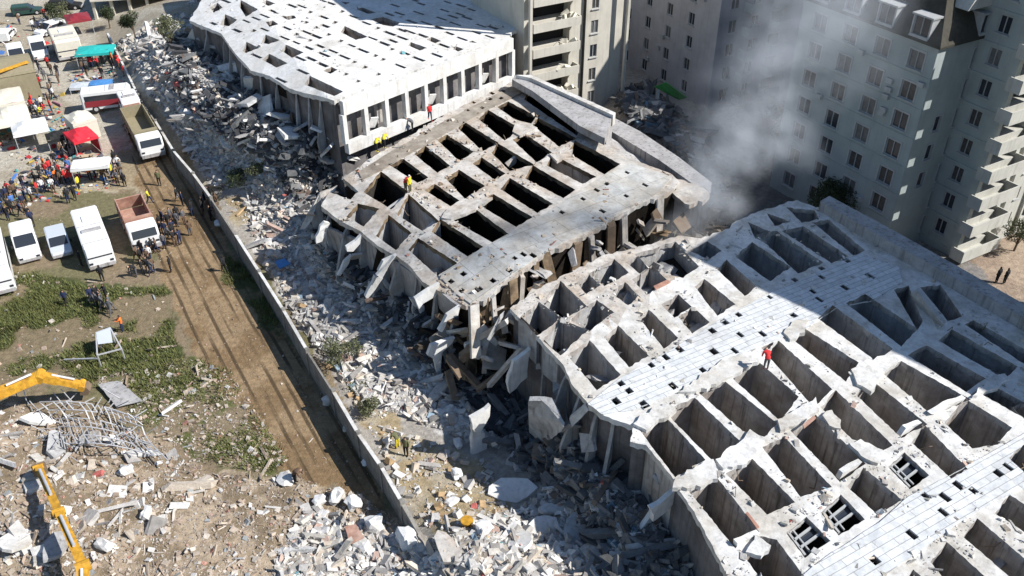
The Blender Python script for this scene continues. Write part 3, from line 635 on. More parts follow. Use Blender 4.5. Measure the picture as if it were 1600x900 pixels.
for pts, z0 in [([(506,346),(516,350),(504,378),(494,380),(493,370)],6.5),([(566,368),(564,380),(552,394),(542,394),(542,386),(556,376)],6.8),([(549,398),(545,412),(531,432),(527,430),(538,410)],4.5),([(619,398),(604,424),(594,430),(590,424),(600,408)],7.),
               ([(616,402),(607,418),(598,434),(588,430)],7),([(597,434),(585,452),(574,468),(571,464),(586,432)],5),([(686,444),(682,462),(662,474),(654,482),(650,466),(668,454)],7),([(639,466),(650,468),(656,480),(648,480)],5),([(652,480),(662,478),(671,496),(662,504)],4),
               ([(674,540),(700,530),(712,528),(706,538),(690,552),(688,592),(684,592),(678,562),(668,556)],4),([(720,478),(716,492),(700,500),(690,520),(686,516),(698,492)],7),([(640,306),(634,312),(622,334),(606,328),(622,316)],7.6),([(686,340),(682,352),(672,372),(660,368),(674,352)],7.6),
               ([(596,268),(586,280),(572,298),(566,286),(580,276)],7.4),([(560,316),(552,330),(545,338),(540,330)],6.5),([(812,240),(806,256),(796,262),(790,256)],7.9),([(780,222),(774,236),(762,240)],7.9),([(860,243),(852,262),(842,258)],7.9),([(896,220),(892,236),(884,232)],7.9),([(836,258),(832,272),(822,276)],7.9),([(905,164),(906,182),(898,198),(888,192),(890,172)],8.6)]:
    fin('wall_fragment', pts, z0, .3, M['topA'] if z0 != 7.9 else M['topB'], blkB)
for pts, z0 in [([(1187,834),(1180,842),(1166,856),(1150,862),(1152,848)],8.1),([(1054,768),(1058,780),(1040,800),(1022,816),(1018,796)],7.),([(1020,800),(1024,808),(1006,836),(990,866),(984,862),(1002,828)],5),([(736,655),(768,634),(764,650),(750,677),(738,672)],4),
               ([(737,668),(757,678),(764,718),(782,750),(753,752),(738,712)],2.6),([(803,566),(828,545),(824,590),(796,614),(792,600)],6),([(1442,660),(1420,676),(1404,684),(1416,668)],8),([(1508,622),(1500,634),(1470,652),(1456,646),(1480,632)],8.1),([(1546,596),(1530,612),(1514,618)],8.1),
               ([(1346,722),(1334,736),(1312,750),(1318,738)],8.1)]:
    fin('wall_fragment', pts, z0, .3, M['topA'], blkC)
FB = [[(506,348,5.6),(514,352,5.6),(500,384,2.2),(494,376,2.6)],[(564,370,6),(560,384,5),(545,396,3),(543,388,4)],[(548,400,4),(538,420,2.5),(531,430,1.5),(536,416,2.5)],[(618,400,6.4),(600,428,4),(590,428,3.8),(594,418,5)],
      [(615,404,6.5),(597,437,4),(575,467,1.5),(572,462,1.6),(587,430,4)],[(684,447,6.6),(680,458,6),(654,480,4),(650,468,5)],[(640,467,4.4),(647,470,4.4),(669,497,2.5),(661,504,2.4)],[(672,540,3),(712,527,5),(690,556,3),(688,590,1.2),(680,570,1.5)],
      [(536,306,5.6),(552,312,6),(520,335,4.5),(512,330,4.5)],[(500,300,4.8),(528,290,5),(505,325,4),(475,360,2),(470,358,2)]]
for f in FB[-2:]: slab4('wall_fragment', f, .35, M['topB'], blkB)
for f in [[(506,350,5.4),(560,372,6),(520,410,1),(480,385,1)],[(566,372,6),(617,402,6.3),(580,450,1),(535,425,1)],[(618,404,6.3),(682,447,6.5),(650,500,1),(590,450,1)],[(684,448,6.5),(722,478,7),(700,520,1.5),(664,495,1.5)]]:
    slab4('flank_wall', f, .2, M['outer'], blkB)
FC = [[(1053,770,7.5),(1060,776,7.4),(1022,815,5),(1017,792,6)],[(1018,800,5.5),(1023,806,5.5),(993,862,1),(985,858,1)],[(735,655,3),(768,634,4),(750,677,2),(738,672,2)],[(737,668,2.4),(757,678,2.4),(764,718,1.6),(780,748,1),(753,750,1),(738,710,1.4)],
      [(802,566,5),(827,546,6),(822,590,3.5),(796,614,2),(788,600,2.5)],[(826,618,6.5),(863,620,6.8),(884,662,6.4),(852,692,1.5),(828,670,1.5)],[(1165,835,8.6),(1185,826,8.6),(1155,850,8.2),(1147,850,8.2)],[(880,545,7.8),(888,560,7.8),(850,600,3),(838,575,3)],
      [(888,655,6.6),(915,632,7.9),(922,640,7.7),(893,668,6)],[(1425,455,8.6),(1434,447,9.3),(1480,505,8.7),(1462,518,6)]]
FB2 = ['topB', 'topB', 'top', 'top', 'topB', 'shaft2', 'top', 'shaft2', 'top', 'shaft2']
for f, mm in list(zip(FC, FB2))[5:6]+list(zip(FC, FB2))[7:]: slab4('wall_fragment', f, .3, M[mm], blkC)
FA = [[(505,160,9.5),(535,168,9),(528,200,7),(506,196,7)],[(500,200,7.5),(528,202,7.5),(518,240,4.5),(495,235,4.5)],[(456,118,11),(495,112,11.6),(505,150,9.5),(490,162,8.5)],[(425,140,8),(452,128,9),(455,145,8),(432,150,7)],
      [(490,160,9),(498,165,9),(465,188,6),(460,184,6)],[(360,95,8.5),(384,92,9),(370,118,7),(358,112,7)],[(384,118,9),(420,120,10),(400,150,6.5),(386,145,6.5)],[(300,44,8),(312,50,8),(285,88,4),(280,84,4)]]
for f in FA: slab4('wall_fragment', f, .4, M['topA'], blkA)
for f in [[(342,52,7.6),(392,112,8.6),(380,150,3),(330,100,3)],[(395,115,9),(470,150,10),(450,200,3),(385,160,3)],[(475,150,10),(522,160,11.6),(520,230,3.5),(460,205,3.5)],[(290,40,7.8),(342,52,7.8),(330,90,2),(285,72,2)]]:
    slab4('flank_wall', f, .2, M['outer'], blkA)
# broken cross walls and slabs along the open flanks
def flank(pts, zf, root, mm, dep=1.6, sp=1.7, seed=1):
    rs = random.Random(seed)
    for (x0, y0), (x1, y1) in zip(pts, pts[1:]):
        a, b = at(x0, y0, zf(x0, y0)-.25), at(x1, y1, zf(x1, y1)-.25); L = (b-a).length; k = max(1, int(L/sp)); u = (b-a).normalized(); o = Vector((-abs(u.y), -abs(u.x)*1., 0)).normalized()
        o = Vector((u.y, -u.x, 0)); o = o if o.x < 0 else -o
        for i in range(k):
            p = a.lerp(b, (i+rs.random()*.5)/k); d = dep*rs.uniform(.4, 1.3); h = p.z*rs.uniform(.5, .95); w_ = .22
            q = [p, p+o*d*rs.uniform(.1, .5)-UP*h*.15, p+o*d*rs.uniform(.7, 1.2)-UP*h*.6, p+o*d*rs.uniform(.5, 1.4)-UP*h, p-UP*h]
            f = [v+u*w_ for v in q]; n = 5
            MB().add(q+f, [tuple(range(n)), tuple(range(2*n-1, n-1, -1))]+[(j, (j+1) % n, n+(j+1) % n, n+j) for j in range(n)]).build('cross_wall', mm[0], root)
            if rs.random() < .8:
                c_ = p+o*rs.uniform(.3, dep)-UP*h*rs.uniform(.25, .9); s = rs.uniform(.8, 2.)
                MB().box(c_, (s, s*rs.uniform(.5, .9), .2), (rs.uniform(-1, 1), rs.uniform(-1, 1), rs.uniform(0, 3)), 0, .12).build('hanging_slab', mm[rs.randrange(len(mm))], root)
flank([(300,40),(345,54),(368,86),(392,112),(420,120),(452,140),(474,147),(498,152),(522,160)], zA, blkA, [M['shaft2'], M['topA'], M['outer']], dep=.8, sp=3.4, seed=2)
flank([(500,300),(502,322),(530,345),(565,362),(590,384),(620,400),(660,440),(700,462),(728,478)], zBn, blkB, [M['shaft2'], M['outer'], M['topB']], dep=1.2, seed=3)
flank([(850,530),(880,570),(893,600),(920,632),(945,650),(988,665)], zC, blkC, [M['shaft2'], M['outer'], M['top']], dep=.9, sp=2.6, seed=4)
flank([(728,478),(760,468),(790,440),(820,420),(850,396),(890,380),(930,360),(965,338),(1000,318)], lambda x, y: 7.9, blkB, [M['burnt'], M['topB'], M['dark']], dep=1.0, sp=1.5, seed=5)
for (x, y, z, s) in [(500,175,8.5,2.6),(527,188,7.2,3),(503,206,6,2.6),(532,214,5.2,2.8),(490,228,4,2.6),(520,240,3.4,2.6),(548,228,4.8,2.2),(470,182,6.5,2.6),(450,168,6.8,2.4),(430,152,6.8,2.2),(402,142,6.6,2.4),(382,125,7,2.2),(542,250,2.6,2.2),(478,203,4.8,2.8),
                     (440,190,4.5,2.4),(415,175,4.2,2.2),(360,115,5.2,2),(345,90,5.6,2),(395,170,3.6,2.2),(320,75,5,2),(455,215,3.6,2.6),(568,230,4.4,1.8)]:
    MB().box(G(x, y, random.uniform(.3, 1.)), (s*random.uniform(.7, 1.1), s*random.uniform(.4, .8), .28), (random.uniform(-.9, .9), random.uniform(-.7, .7), random.uniform(0, 3)), 0, .12).build('hanging_slab', M[random.choice(('topA', 'top', 'shaft2', 'outer'))], blkA)
for (x, y, z, s) in [(700,500,5,2),(720,520,4,2),(745,545,4,1.8),(690,530,3.5,2),(775,560,4,2),(800,540,5.4,2),(760,500,5.5,1.6),(735,575,2.5,2),(850,470,5,1.6),(880,440,5,1.6),(935,412,5,1.6),(985,385,5,1.6),(1030,365,5,1.8),(1065,350,5,2),(905,420,4,1.5),(810,500,6.5,1.8)]:
    MB().box(at(x, y, z), (s*random.uniform(.7, 1.2), s*random.uniform(.3, .7), .25), (random.uniform(-.9, .9), random.uniform(-.7, .7), random.uniform(0, 3)), 0, .12).build('hanging_slab', M[random.choice(('topB', 'wood', 'burnt', 'stripD'))], blkB)
# piers and charred beams in the smoking gap (lower face of the burnt block)
m = None
edge = [(735,478),(760,468),(790,440),(820,420),(850,396),(890,380),(930,360),(965,338),(1000,318),(1036,305)]
EP = [at(x, y, 7.8) for x, y in edge]; rs_ = random.Random(9)
for a, b in zip(EP, EP[1:]):
    k = max(2, int((b-a).length/1.6))
    for i in range(k):
        p = a.lerp(b, (i+rs_.random()*.6)/k)+D1*rs_.uniform(.0, .5); q = p-UP*rs_.uniform(3, 6.5)+D1*rs_.uniform(.1, 1.6)+D2*rs_.uniform(-.7, .5)
        if rs_.random() < .75: MB().bar(p, q, rs_.uniform(.3, .8), rs_.uniform(.2, .4), jit=.06, up=D1).build('pier', M[rs_.choice(('topB', 'wood', 'topB', 'burnt'))], blkB)
        for _ in range(3):
            c_ = p+D1*rs_.uniform(.2, 2.2)-UP*rs_.uniform(.2, 4.5)+D2*rs_.uniform(-1, 1); s_ = rs_.uniform(.5, 1.9)
            MB().box(c_, (s_, s_*rs_.uniform(.3, .9), .18), (rs_.uniform(-1.2, 1.2), rs_.uniform(-1.2, 1.2), rs_.uniform(0, 3)), 0, .16).build('hanging_slab', M[rs_.choice(('topB', 'burnt', 'wood', 'stripD', 'shaft2'))], blkB)
bm_ = [((750,527,5),(792,502,7.5),.5),((702,555,3),(747,602,2),.5),((720,560,3.5),(742,542,4.5),.7),((765,602,3),(815,545,6),.4),((700,500,4),(760,470,5),.5),((735,500,5),(770,478,6),.5),((765,470,5.5),(800,450,6.5),.4),((700,580,2),(712,625,1),.5),((720,590,3),(700,560,3.5),.4),((858,440,4),(930,405,5),.4),((1000,370,4),(985,345,6),.3),((745,610,2),(790,575,3.5),.35),((725,540,4),(772,520,4.5),.35),((690,495,5),(728,540,2.5),.45)]
for i, (a, b, w_) in enumerate(bm_):
    tag(MB().bar(at(*a), at(*b), w_, w_*.7, jit=.06).build('fallen_beam', M['wood'] if i % 3 else M['topB']), 'fallen charred beam lying across the dark smoking gap between the burnt and near blocks', 'beam', 'charred beams in the gap')
# back walls along the street side
def ridge(name, label, top, zt, zb, m, cat='wall'):
    a = [at(x, y, zt) for x, y in top]; n = len(a); b = [Vector((p.x, p.y, zb)) for p in a]
    return tag(MB().add(a+b, [tuple(range(n)), tuple(range(2*n-1, n-1, -1))]+[(i, (i+1) % n, n+(i+1) % n, n+i) for i in range(n)]).build(name, m), label, cat)
r1 = thing('back_wall', 'long grey parapet wall slanting down the street side of the burnt block, one window in its end', 'wall')
for (top, zt, zb, mm, nm) in [([(800,124),(806,117),(830,119),(958,178),(945,216),(905,196),(832,142)], 9.4, 8.7, 'outer', 'parapet_slab'), ([(905,170),(958,180),(948,206),(900,184)], 8.7, 3, 'outer', 'end_wall'),
                              ([(806,117),(830,117),(962,176),(958,180),(830,122)], 9.75, 8.6, 'top', 'coping')]:
    a = [at(x, y, zt) for x, y in top]; n = len(a); b = [Vector((p.x, p.y, zb)) for p in a]
    MB().add(a+b, [tuple(range(n)), tuple(range(2*n-1, n-1, -1))]+[(i, (i+1) % n, n+(i+1) % n, n+i) for i in range(n)]).build(nm, M[mm], r1)
slab4('window', [(909,188,7.5),(920,193,7.5),(918,212,5.7),(907,206,5.7)], .12, M['hole'], r1, False)
ridge('back_wall', 'shaded blue-grey wall top beside the debris street, right of the burnt block', [(952,180),(1000,205),(1060,245),(1112,285),(1110,302),(1095,296),(1030,250),(955,205)], 6.4, -.5, M['outer'])
ridge('back_wall', 'pale shaded parapet running along the far edge of the near block to the right border', [(1282,314),(1296,306),(1400,362),(1500,418),(1640,498),(1640,520),(1480,428),(1390,378)], 8.9, -.5, M['outer'])
slab4('broken_roof', [(940,235,7),(975,262,6),(1030,262,5),(1100,300,3),(1040,270,4),(955,215,6.2)], .25, M['outer'], blkB)
# ---------------------------------------------------------------- standing apartment buildings
_wc = {}
M['curtain'] = mat('curtained_glass', (.16, .16, .16), .35, n=.5, scale=2, spec=.5); M['curtain2'] = mat('blind_glass', (.09, .085, .08), .25, n=.5, scale=3, spec=.5)
def window_mesh(wd, hg, kind):
    k = (round(wd, 2), round(hg, 2), kind)
    if k in _wc: return _wc[k]
    f = MB(); t = .07
    f.box((0, -.09, -.0), (wd, .08, t)); f.box((0, -.09, hg-t/2), (wd, .08, t))
    for x in (-wd/2+t/2, wd/2-t/2)+((0,) if wd > .9 else ()): f.box((x, -.092, hg/2), (t*.9, .076, hg-t*.6))
    if kind == 'wide': f.box((wd*.25, -.094, hg*.5), (t*.7, .07, hg-t))
    f.box((0, .06, -.06), (wd+.2, .22, .08))
    if kind == 'surround':
        for x in (-wd/2-.09, wd/2+.09): f.box((x, .035, hg/2), (.14, .06, hg+.3))
        f.box((0, .036, hg+.09), (wd+.33, .062, .14))
    p = MB().add([(-wd/2, -.13, 0), (wd/2, -.13, 0), (wd/2, -.13, hg), (-wd/2, -.13, hg)], [(0, 1, 2, 3)])
    c = MB().add([(-wd/2+.06, -.16, .05), (-.05, -.16, .05), (-.05, -.16, hg), (-wd/2+.06, -.16, hg)], [(0, 1, 2, 3)])
    r = (f.mesh('window'), p.mesh('pane')); _wc[k] = r
    bm = bmesh.new(); bm.from_mesh(r[0]); bmesh.ops.recalc_face_normals(bm, faces=bm.faces); bm.to_mesh(r[0]); bm.free()
    r[0].materials.append(M['frame']); r[1].materials.append(M['glass']); return r
def facade(root, p, u, L, z0, z1, wins, m, name='wall', rec=.25, kind='plain'):
    """wall from p along u; wins = list of (x centre, z sill, width, height, style)"""
    p = Vector(p); u = Vector(u).normalized(); nrm = Vector((u.y, -u.x, 0))
    xs = sorted({0, L}|{round(w[0]-w[2]/2, 3) for w in wins}|{round(w[0]+w[2]/2, 3) for w in wins})
    zs = sorted({z0, z1}|{round(w[1], 3) for w in wins}|{round(w[1]+w[3], 3) for w in wins})
    m_ = MB(); P = lambda x, z, d=0: Vector((p.x, p.y, 0))+u*x+UP*z-nrm*d
    for i in range(len(xs)-1):
        for j in range(len(zs)-1):
            cx, cz = (xs[i]+xs[i+1])/2, (zs[j]+zs[j+1])/2
            if any(abs(cx-w[0]) < w[2]/2 and w[1] < cz < w[1]+w[3] for w in wins): continue
            m_.add([P(xs[i], zs[j]), P(xs[i+1], zs[j]), P(xs[i+1], zs[j+1]), P(xs[i], zs[j+1])], [(0, 1, 2, 3)])
    for w in wins:
        x0, x1, a, b = w[0]-w[2]/2, w[0]+w[2]/2, w[1], w[1]+w[3]; d = 1.3 if w[4] == 'loggia' else rec
        q = [P(x0, a), P(x1, a), P(x1, b), P(x0, b)]; r = [v-nrm*d for v in q]
        m_.add(q+r, [(i, (i+1) % 4, 4+(i+1) % 4, 4+i) for i in range(4)])
        m_.add(r, [(0, 1, 2, 3)], 1)
    m_.build(name, [m, M['hole']], root, fixn=False)
    for w in wins:
        if w[4] in ('open', 'loggia'): continue
        fm, pm = window_mesh(w[2], w[3], w[4])
        o = bpy.data.objects.new('window', fm); C.objects.link(o); o.parent = root
        o.location = P(w[0], w[1], .02); o.rotation_euler = (0, 0, math.atan2(u.y, u.x)+math.pi)
        g = bpy.data.objects.new('pane', pm); C.objects.link(g); g.parent = o
        g.material_slots[0].link = 'OBJECT'; g.material_slots[0].material = random.choice((M['glass'], M['glass'], M['curtain'], M['curtain2']))
def boxroof(root, pts, z, m, name='roof', th=.25, over=.3):
    c = sum((Vector(p) for p in pts), Vector())/len(pts); a = [Vector((p[0], p[1], z))+(Vector(p)-c).normalized()*over for p in pts]
    a = [Vector((q.x, q.y, z)) for q in a]; n = len(a); b = [q+UP*th for q in a]
    MB().add(a+b, [tuple(range(n))[::-1], tuple(range(n, 2*n))]+[(i, (i+1) % n, n+(i+1) % n, n+i) for i in range(n)]).build(name, m, root)
A1 = -D1                                               # away from the camera, along the streets
def ground2(p): return Vector((p[0], p[1], 0))
def apartment(label, c, Lf, Ls, H_, wf, ws, m, group=None, roof=True, ms=None):
    """c: near left corner; front wall runs along D2, the side wall (facing down-left) runs away"""
    t = thing('apartment_building', label, 'building'); c = ground2(c)
    facade(t, c, D2, Lf, -1, H_, wf, m)
    a = c+A1*Ls; facade(t, a, D1, Ls, -1, H_, ws, ms or m)                           # left side
    b = c+D2*Lf; facade(t, b, A1, Ls, -1, H_, [], m); facade(t, b+A1*Ls, -D2, Lf, -1, H_, [], m)
    if roof: boxroof(t, [c, c+D2*Lf, c+D2*Lf+A1*Ls, c+A1*Ls], H_, m)
    return t
ST = 2.66
# tower with the mansard roof
c = at(1377, 396, 0); Ht = 19.4; Ls = 14.6; Lf = 7.4
ws = [(Ls-(1.75+i*3.5), Ht-2.3-k*ST, 1.45, 1.5, 'surround') for i in range(4) for k in range(7)]
ws = [(x, z+(.0), w_, h_, s) for x, z, w_, h_, s in ws]
wf = [(5.2, Ht-2.5-k*ST, .95, 1.6, 'surround') for k in range(7)]+[(2.6, Ht-2.5-k*ST, .8, 1.4, 'surround') for k in (2, 3, 4)]
T = apartment('tall grey-green block with dark mansard roof and dormers, behind the smoke', c, Lf, Ls, Ht, wf, ws, M['T'], roof=False)
def mansard(t, c, Lf, Ls, z0, hgt, ins):
    o = .35; q0 = [c-D2*o-A1*o, c+D2*(Lf+6)-A1*o, c+D2*(Lf+6)+A1*(Ls+o), c-D2*o+A1*(Ls+o)]
    q1 = [c+D2*ins+A1*ins, c+D2*(Lf+6-ins)+A1*ins, c+D2*(Lf+6-ins)+A1*(Ls-ins), c+D2*ins+A1*(Ls-ins)]
    a = [Vector((p.x, p.y, z0)) for p in q0]; b = [Vector((p.x, p.y, z0+.18)) for p in q0]; d = [Vector((p.x, p.y, z0+hgt)) for p in q1]; r = [Vector((p.x, p.y, z0+hgt+1.2)) for p in [q1[0].lerp(q1[1], .5)+A1*2, q1[0].lerp(q1[1], .5)+A1*2, q1[3].lerp(q1[2], .5)-A1*2, q1[3].lerp(q1[2], .5)-A1*2]]
    fs = [(0, 1, 2, 3)]+[(i, (i+1) % 4, 4+(i+1) % 4, 4+i) for i in range(4)]+[(4+i, 4+(i+1) % 4, 8+(i+1) % 4, 8+i) for i in range(4)]+[(8+i, 8+(i+1) % 4, 12+(i+1) % 4, 12+i) for i in range(4)]
    MB().add(a+b+d+r, fs).build('roof', M['roof'], t)
mansard(T, c, Lf, Ls, Ht, 3.4, 1.6)
def dormer(t, p, u, wd=1.7, hg=1.7):
    nrm = Vector((u.y, -u.x, 0)); p = p+nrm*.25; m = MB()
    for s in (-1, 1): m.bar(p+u*(s*wd/2)-nrm*1.+UP*(hg/2), p+u*(s*wd/2)+UP*(hg/2), .14, hg)
    m.bar(p-nrm*1.1+UP*(hg+.06), p+nrm*.12+UP*(hg+.06), wd+.35, .14)
    m.bar(p-u*(wd/2)+UP*.1, p+u*(wd/2)+UP*.1, .2, .2)
    d = m.build('dormer', M['frame'], t)
    fm, pm = window_mesh(wd-.1, hg-.1, 'plain'); o = bpy.data.objects.new('window', fm); C.objects.link(o); o.parent = d; o.location = p+UP*.08-nrm*.05
    o.rotation_euler = (0, 0, math.atan2(u.y, u.x)+math.pi); g = bpy.data.objects.new('pane', pm); C.objects.link(g); g.parent = o
for i in (0, 1, 2, 3): dormer(T, c+A1*(1.9+i*3.5)+UP*(Ht+.3), D1)
dormer(T, c+D2*5.2+UP*(Ht+.3), D2)
# strings (floor lines) on the tower
for k in range(1, 7):
    z = Ht-k*ST; MB().bar(c+A1*Ls-D2*.02+UP*z, c-D2*.02+UP*z, .08, .07).build('string_course', M['T'], T)
g = [c+D2*2.2+UP*(Ht+2.6), c+D2*5.6+UP*(Ht+2.6), c+D2*3.9+UP*(Ht+5.2)]; g = [p-A1*.1 for p in g]
MB().add(g+[p+A1*1.8 for p in g], [(0, 1, 2), (5, 4, 3), (0, 1, 4, 3), (1, 2, 5, 4), (2, 0, 3, 5)]).build('gable', M['T2'], T)
# right part of the tower: recess with pointed balconies
def balcony(t, p, u, wd, dep, m, hg=.95, z=0):
    nrm = Vector((u.y, -u.x, 0)); b = MB(); p = Vector(p)
    b.bar(p+u*(wd/2), p+u*(wd/2)+nrm*dep, wd, .16)
    b.bar(p+nrm*(dep-.06)+UP*(hg/2+.08), p+u*wd+nrm*(dep-.06)+UP*(hg/2+.08), .12, hg-.002)
    for x in (.06, wd-.06): b.bar(p+u*x+UP*(hg/2+.08), p+u*x+nrm*(dep-.12)+UP*(hg/2+.08), .12, hg)
    return b.build('balcony', m, t)
for k in range(7):
    balcony(T, c+D2*6.4+UP*(Ht-.6-(k+1)*ST+.3), D2, 1.6, 1.1, M['T2'])
# sunlit wing with stacked balconies, right border
c2 = at(1490, 404, 0); H2 = 25.; L2 = 16.
loz = [(2.3, 1.3+k*ST, 3.4, 1.75, 'loggia') for k in range(9)]; smw = [(6.6, 1.7+k*ST, .55, 1.2, 'plain') for k in range(9)]+[(9.4, 1.3+k*ST, 2.4, 1.8, 'loggia') for k in range(9)]+[(13., 1.6+k*ST, 1.1, 1.3, 'plain') for k in range(9)]
lside = [(12-2.2, 1.6+k*ST, 1.1, 1.4, 'plain') for k in range(9)]
W_ = apartment('cream apartment wing with stacked sunlit balconies at the right border', c2, L2, 12, H2, loz+smw, lside, M['T2'], ms=M['T'])  # darker render on the left side stands in for its shade
for k in range(9):
    balcony(W_, c2+D2*(-.9)+UP*(.55+k*ST), D2, 5.1, 1.3, M['T2'], 1.0)
    MB().bar(c2-D2*.02+A1*.1+UP*(.6+k*ST), c2-D2*.02+A1*11.9+UP*(.6+k*ST), .1, .25).build('string_course', M['T'], W_)
for x in (4.9, 8.0, 11.2): MB().bar(c2+D2*x-A1*.12+UP*.2, c2+D2*x-A1*.12+UP*H2, .3, .24, up=D2).build('pilaster', M['T2'], W_)
# beige block right of the white one
ce = ground2(at(965, 140, 3)); ce = ce-D2*12.9
wf = [(12.0-1.6*0, 0, 0, 0, '')][:0]
for k in range(9):
    z = 2.2+k*2.75
    wf += [(3.3, z-.2, 5.0, 1.85, 'loggia'), (9.1, z, .95, 1.45, 'plain')]
E = apartment('beige apartment block with deep balconies and a dark downpipe, behind the white block', ce, 12.9, 12, 29, wf, [], M['E'])
MB().cyl(ce+D2*7.6-A1*.2+UP*.5, ce+D2*7.6-A1*.2+UP*28.5, .14).build('downpipe', M['black'], E)
for k in range(6):
    balcony(E, ce+D2*.5+UP*(1.3+k*2.75), D2, 6.0, 1.2, M['E'], .8)
    m = MB()
    for _ in range(5): m.box(ce+D2*random.uniform(3.5, 6)-A1*random.uniform(.2, 1)+UP*(1.7+k*2.75+random.random()*.9), (random.uniform(.3, .9), .3, random.uniform(.3, .9)), (random.random(), random.random(), 3*random.random()))
    m.build('hanging_laundry', M['cream'], E)
for s in (0.15, 12.75): MB().bar(ce+D2*s-A1*1.1+UP*0, ce+D2*s-A1*1.1+UP*28, .35, .3, up=D2).build('corner_post', M['E'], E)
# shaded block between the beige one and the tower, then two added sun blockers
cm = at(1104, 178, 0); wm = []; wn = []
for k in range(7):
    z = 1.2+k*2.75
    wn += [(22-x, z, 1.0, 1.4, 'plain') for x in (4.6, 8.6, 12.6, 16.6)]
    wm += [(x, z, 1.2, 1.5, 'plain') for x in (2.2, 5.6)]+[(9.6, z-.5, 3., 2., 'loggia'), (14, z, 1.6, 1.5, 'plain')]
Mb = apartment('shaded mauve-grey apartment block with small square windows, centre of the background', cm, 17, 22, 21, wm, wn, M['Mid'])
for k in range(7):
    balcony(Mb, cm+D2*3.6+UP*(.8+k*2.75), D2, 1.6, 1.2, M['T']); balcony(Mb, cm+D2*7.8+UP*(.8+k*2.75), D2, 3.6, 1.2, M['T'])
cr = ground2(c)+A1*15.2+D2*8
apartment('plain grey block added behind the mansard tower to shade the street', cr, 8, 4, 24, [], [], M['Mid'])  # added block, closes the gap where sun crossed the street
apartment('tall plain grey block added unseen behind the tower roof to shade the mauve block', ground2(c)+A1*15.2+D2*16.2, 14, 17, 34, [], [], M['Mid'])  # added unseen, keeps sun off the mauve block's right face
# the row that shades the near block, just outside the right border
co = Vector((58.6, 32.8, 0)); wz = [(2+3.2*i, 1.5+k*2.9, 1.5, 1.5, 'plain') for i in range(7) for k in range(11)]
SH = apartment('tall apartment row across the street beyond the right border', co, 14, 24, 35, [], wz, M['T'])
SH.matrix_world = Matrix.Translation(co) @ Matrix.Rotation(R(15), 4, 'Z') @ Matrix.Translation(-co)
# far left: open shed with a pale roof, retaining wall
def shed():
    t = thing('open_shed', 'long open shed with pale flat roof and square posts, top left', 'shed')
    a = at(150, 34, 0); b = at(318, 22, 0); u = (b-a).normalized(); n_ = Vector((-u.y, u.x, 0)); L = (b-a).length
    P = lambda s, d, z: a+u*s+n_*d+UP*z
    z = 3.2; m = MB(); m.bar(P(0, 5, z), P(L, 5, z), 11, .25); m.build('roof', M['cream'], t)
    MB().bar(P(0, 9.5, 1.6), P(L, 9.5, 1.6), .25, 3.1).build('back_wall', M['outer'], t)
    for i in range(7): MB().bar(P(L*i/6*.98+.2, 0.2, 0), P(L*i/6*.98+.2, 0.2, 3.1), .4, .4).build('post', M['cream'], t)
    for i in range(1, 6): MB().bar(P(L*i/6, -.4, z+.16), P(L*i/6, 10.4, z+.16), .25, .12).build('roof_rib', M['outer'], t)
shed()

# ---------------------------------------------------------------- garden wall along the dirt track
def garden_wall():
    t = thing('garden_wall', 'long block garden wall running beside the dirt track', 'wall'); hw = 2.2
    pts = [(168,52),(182,80),(216,149),(243,190),(271,236),(302,272),(330,310),(368,367),(405,425),(443,485),(480,548),(521,612),(560,678),(596,730),(628,785)]
    P = [at(x, y, hw) for x, y in pts]; m = MB(); c_ = MB()
    for i in range(len(P)-1):
        a, b = P[i], P[i+1]; z = Vector((0, 0, hw/2+.3))
        m.bar(Vector((a.x, a.y, .9)), Vector((b.x, b.y, .85)), .14, 2.5, jit=.006); (i % 4 != 2) and c_.bar(a+UP*.03, b+UP*.03, .24, .07, jit=.01)
    m.build('wall_panel', M['wallg'], t); c_.build('coping', M['top'], t)
    for i in range(len(P)): MB().box((P[i].x, P[i].y, 1.1), (.3, .3, 2.64+random.uniform(0, .1)), (0, 0, .5)).build('pier', M['wallg'], t)
    a = P[-1]; b = at(668, 846, 1.2); m = MB()
    m.add([a+D2*.12, a-D2*.12, Vector((b.x, b.y, .7))-D2*.12, Vector((b.x, b.y, .7))+D2*.12]+[Vector((p.x, p.y, -.3)) for p in (a+D2*.12, a-D2*.12, b-D2*.12, b+D2*.12)],
          [(0, 1, 2, 3), (0, 4, 5, 1), (1, 5, 6, 2), (2, 6, 7, 3), (3, 7, 4, 0)]); m.build('broken_end', M['wallg'], t)
garden_wall()

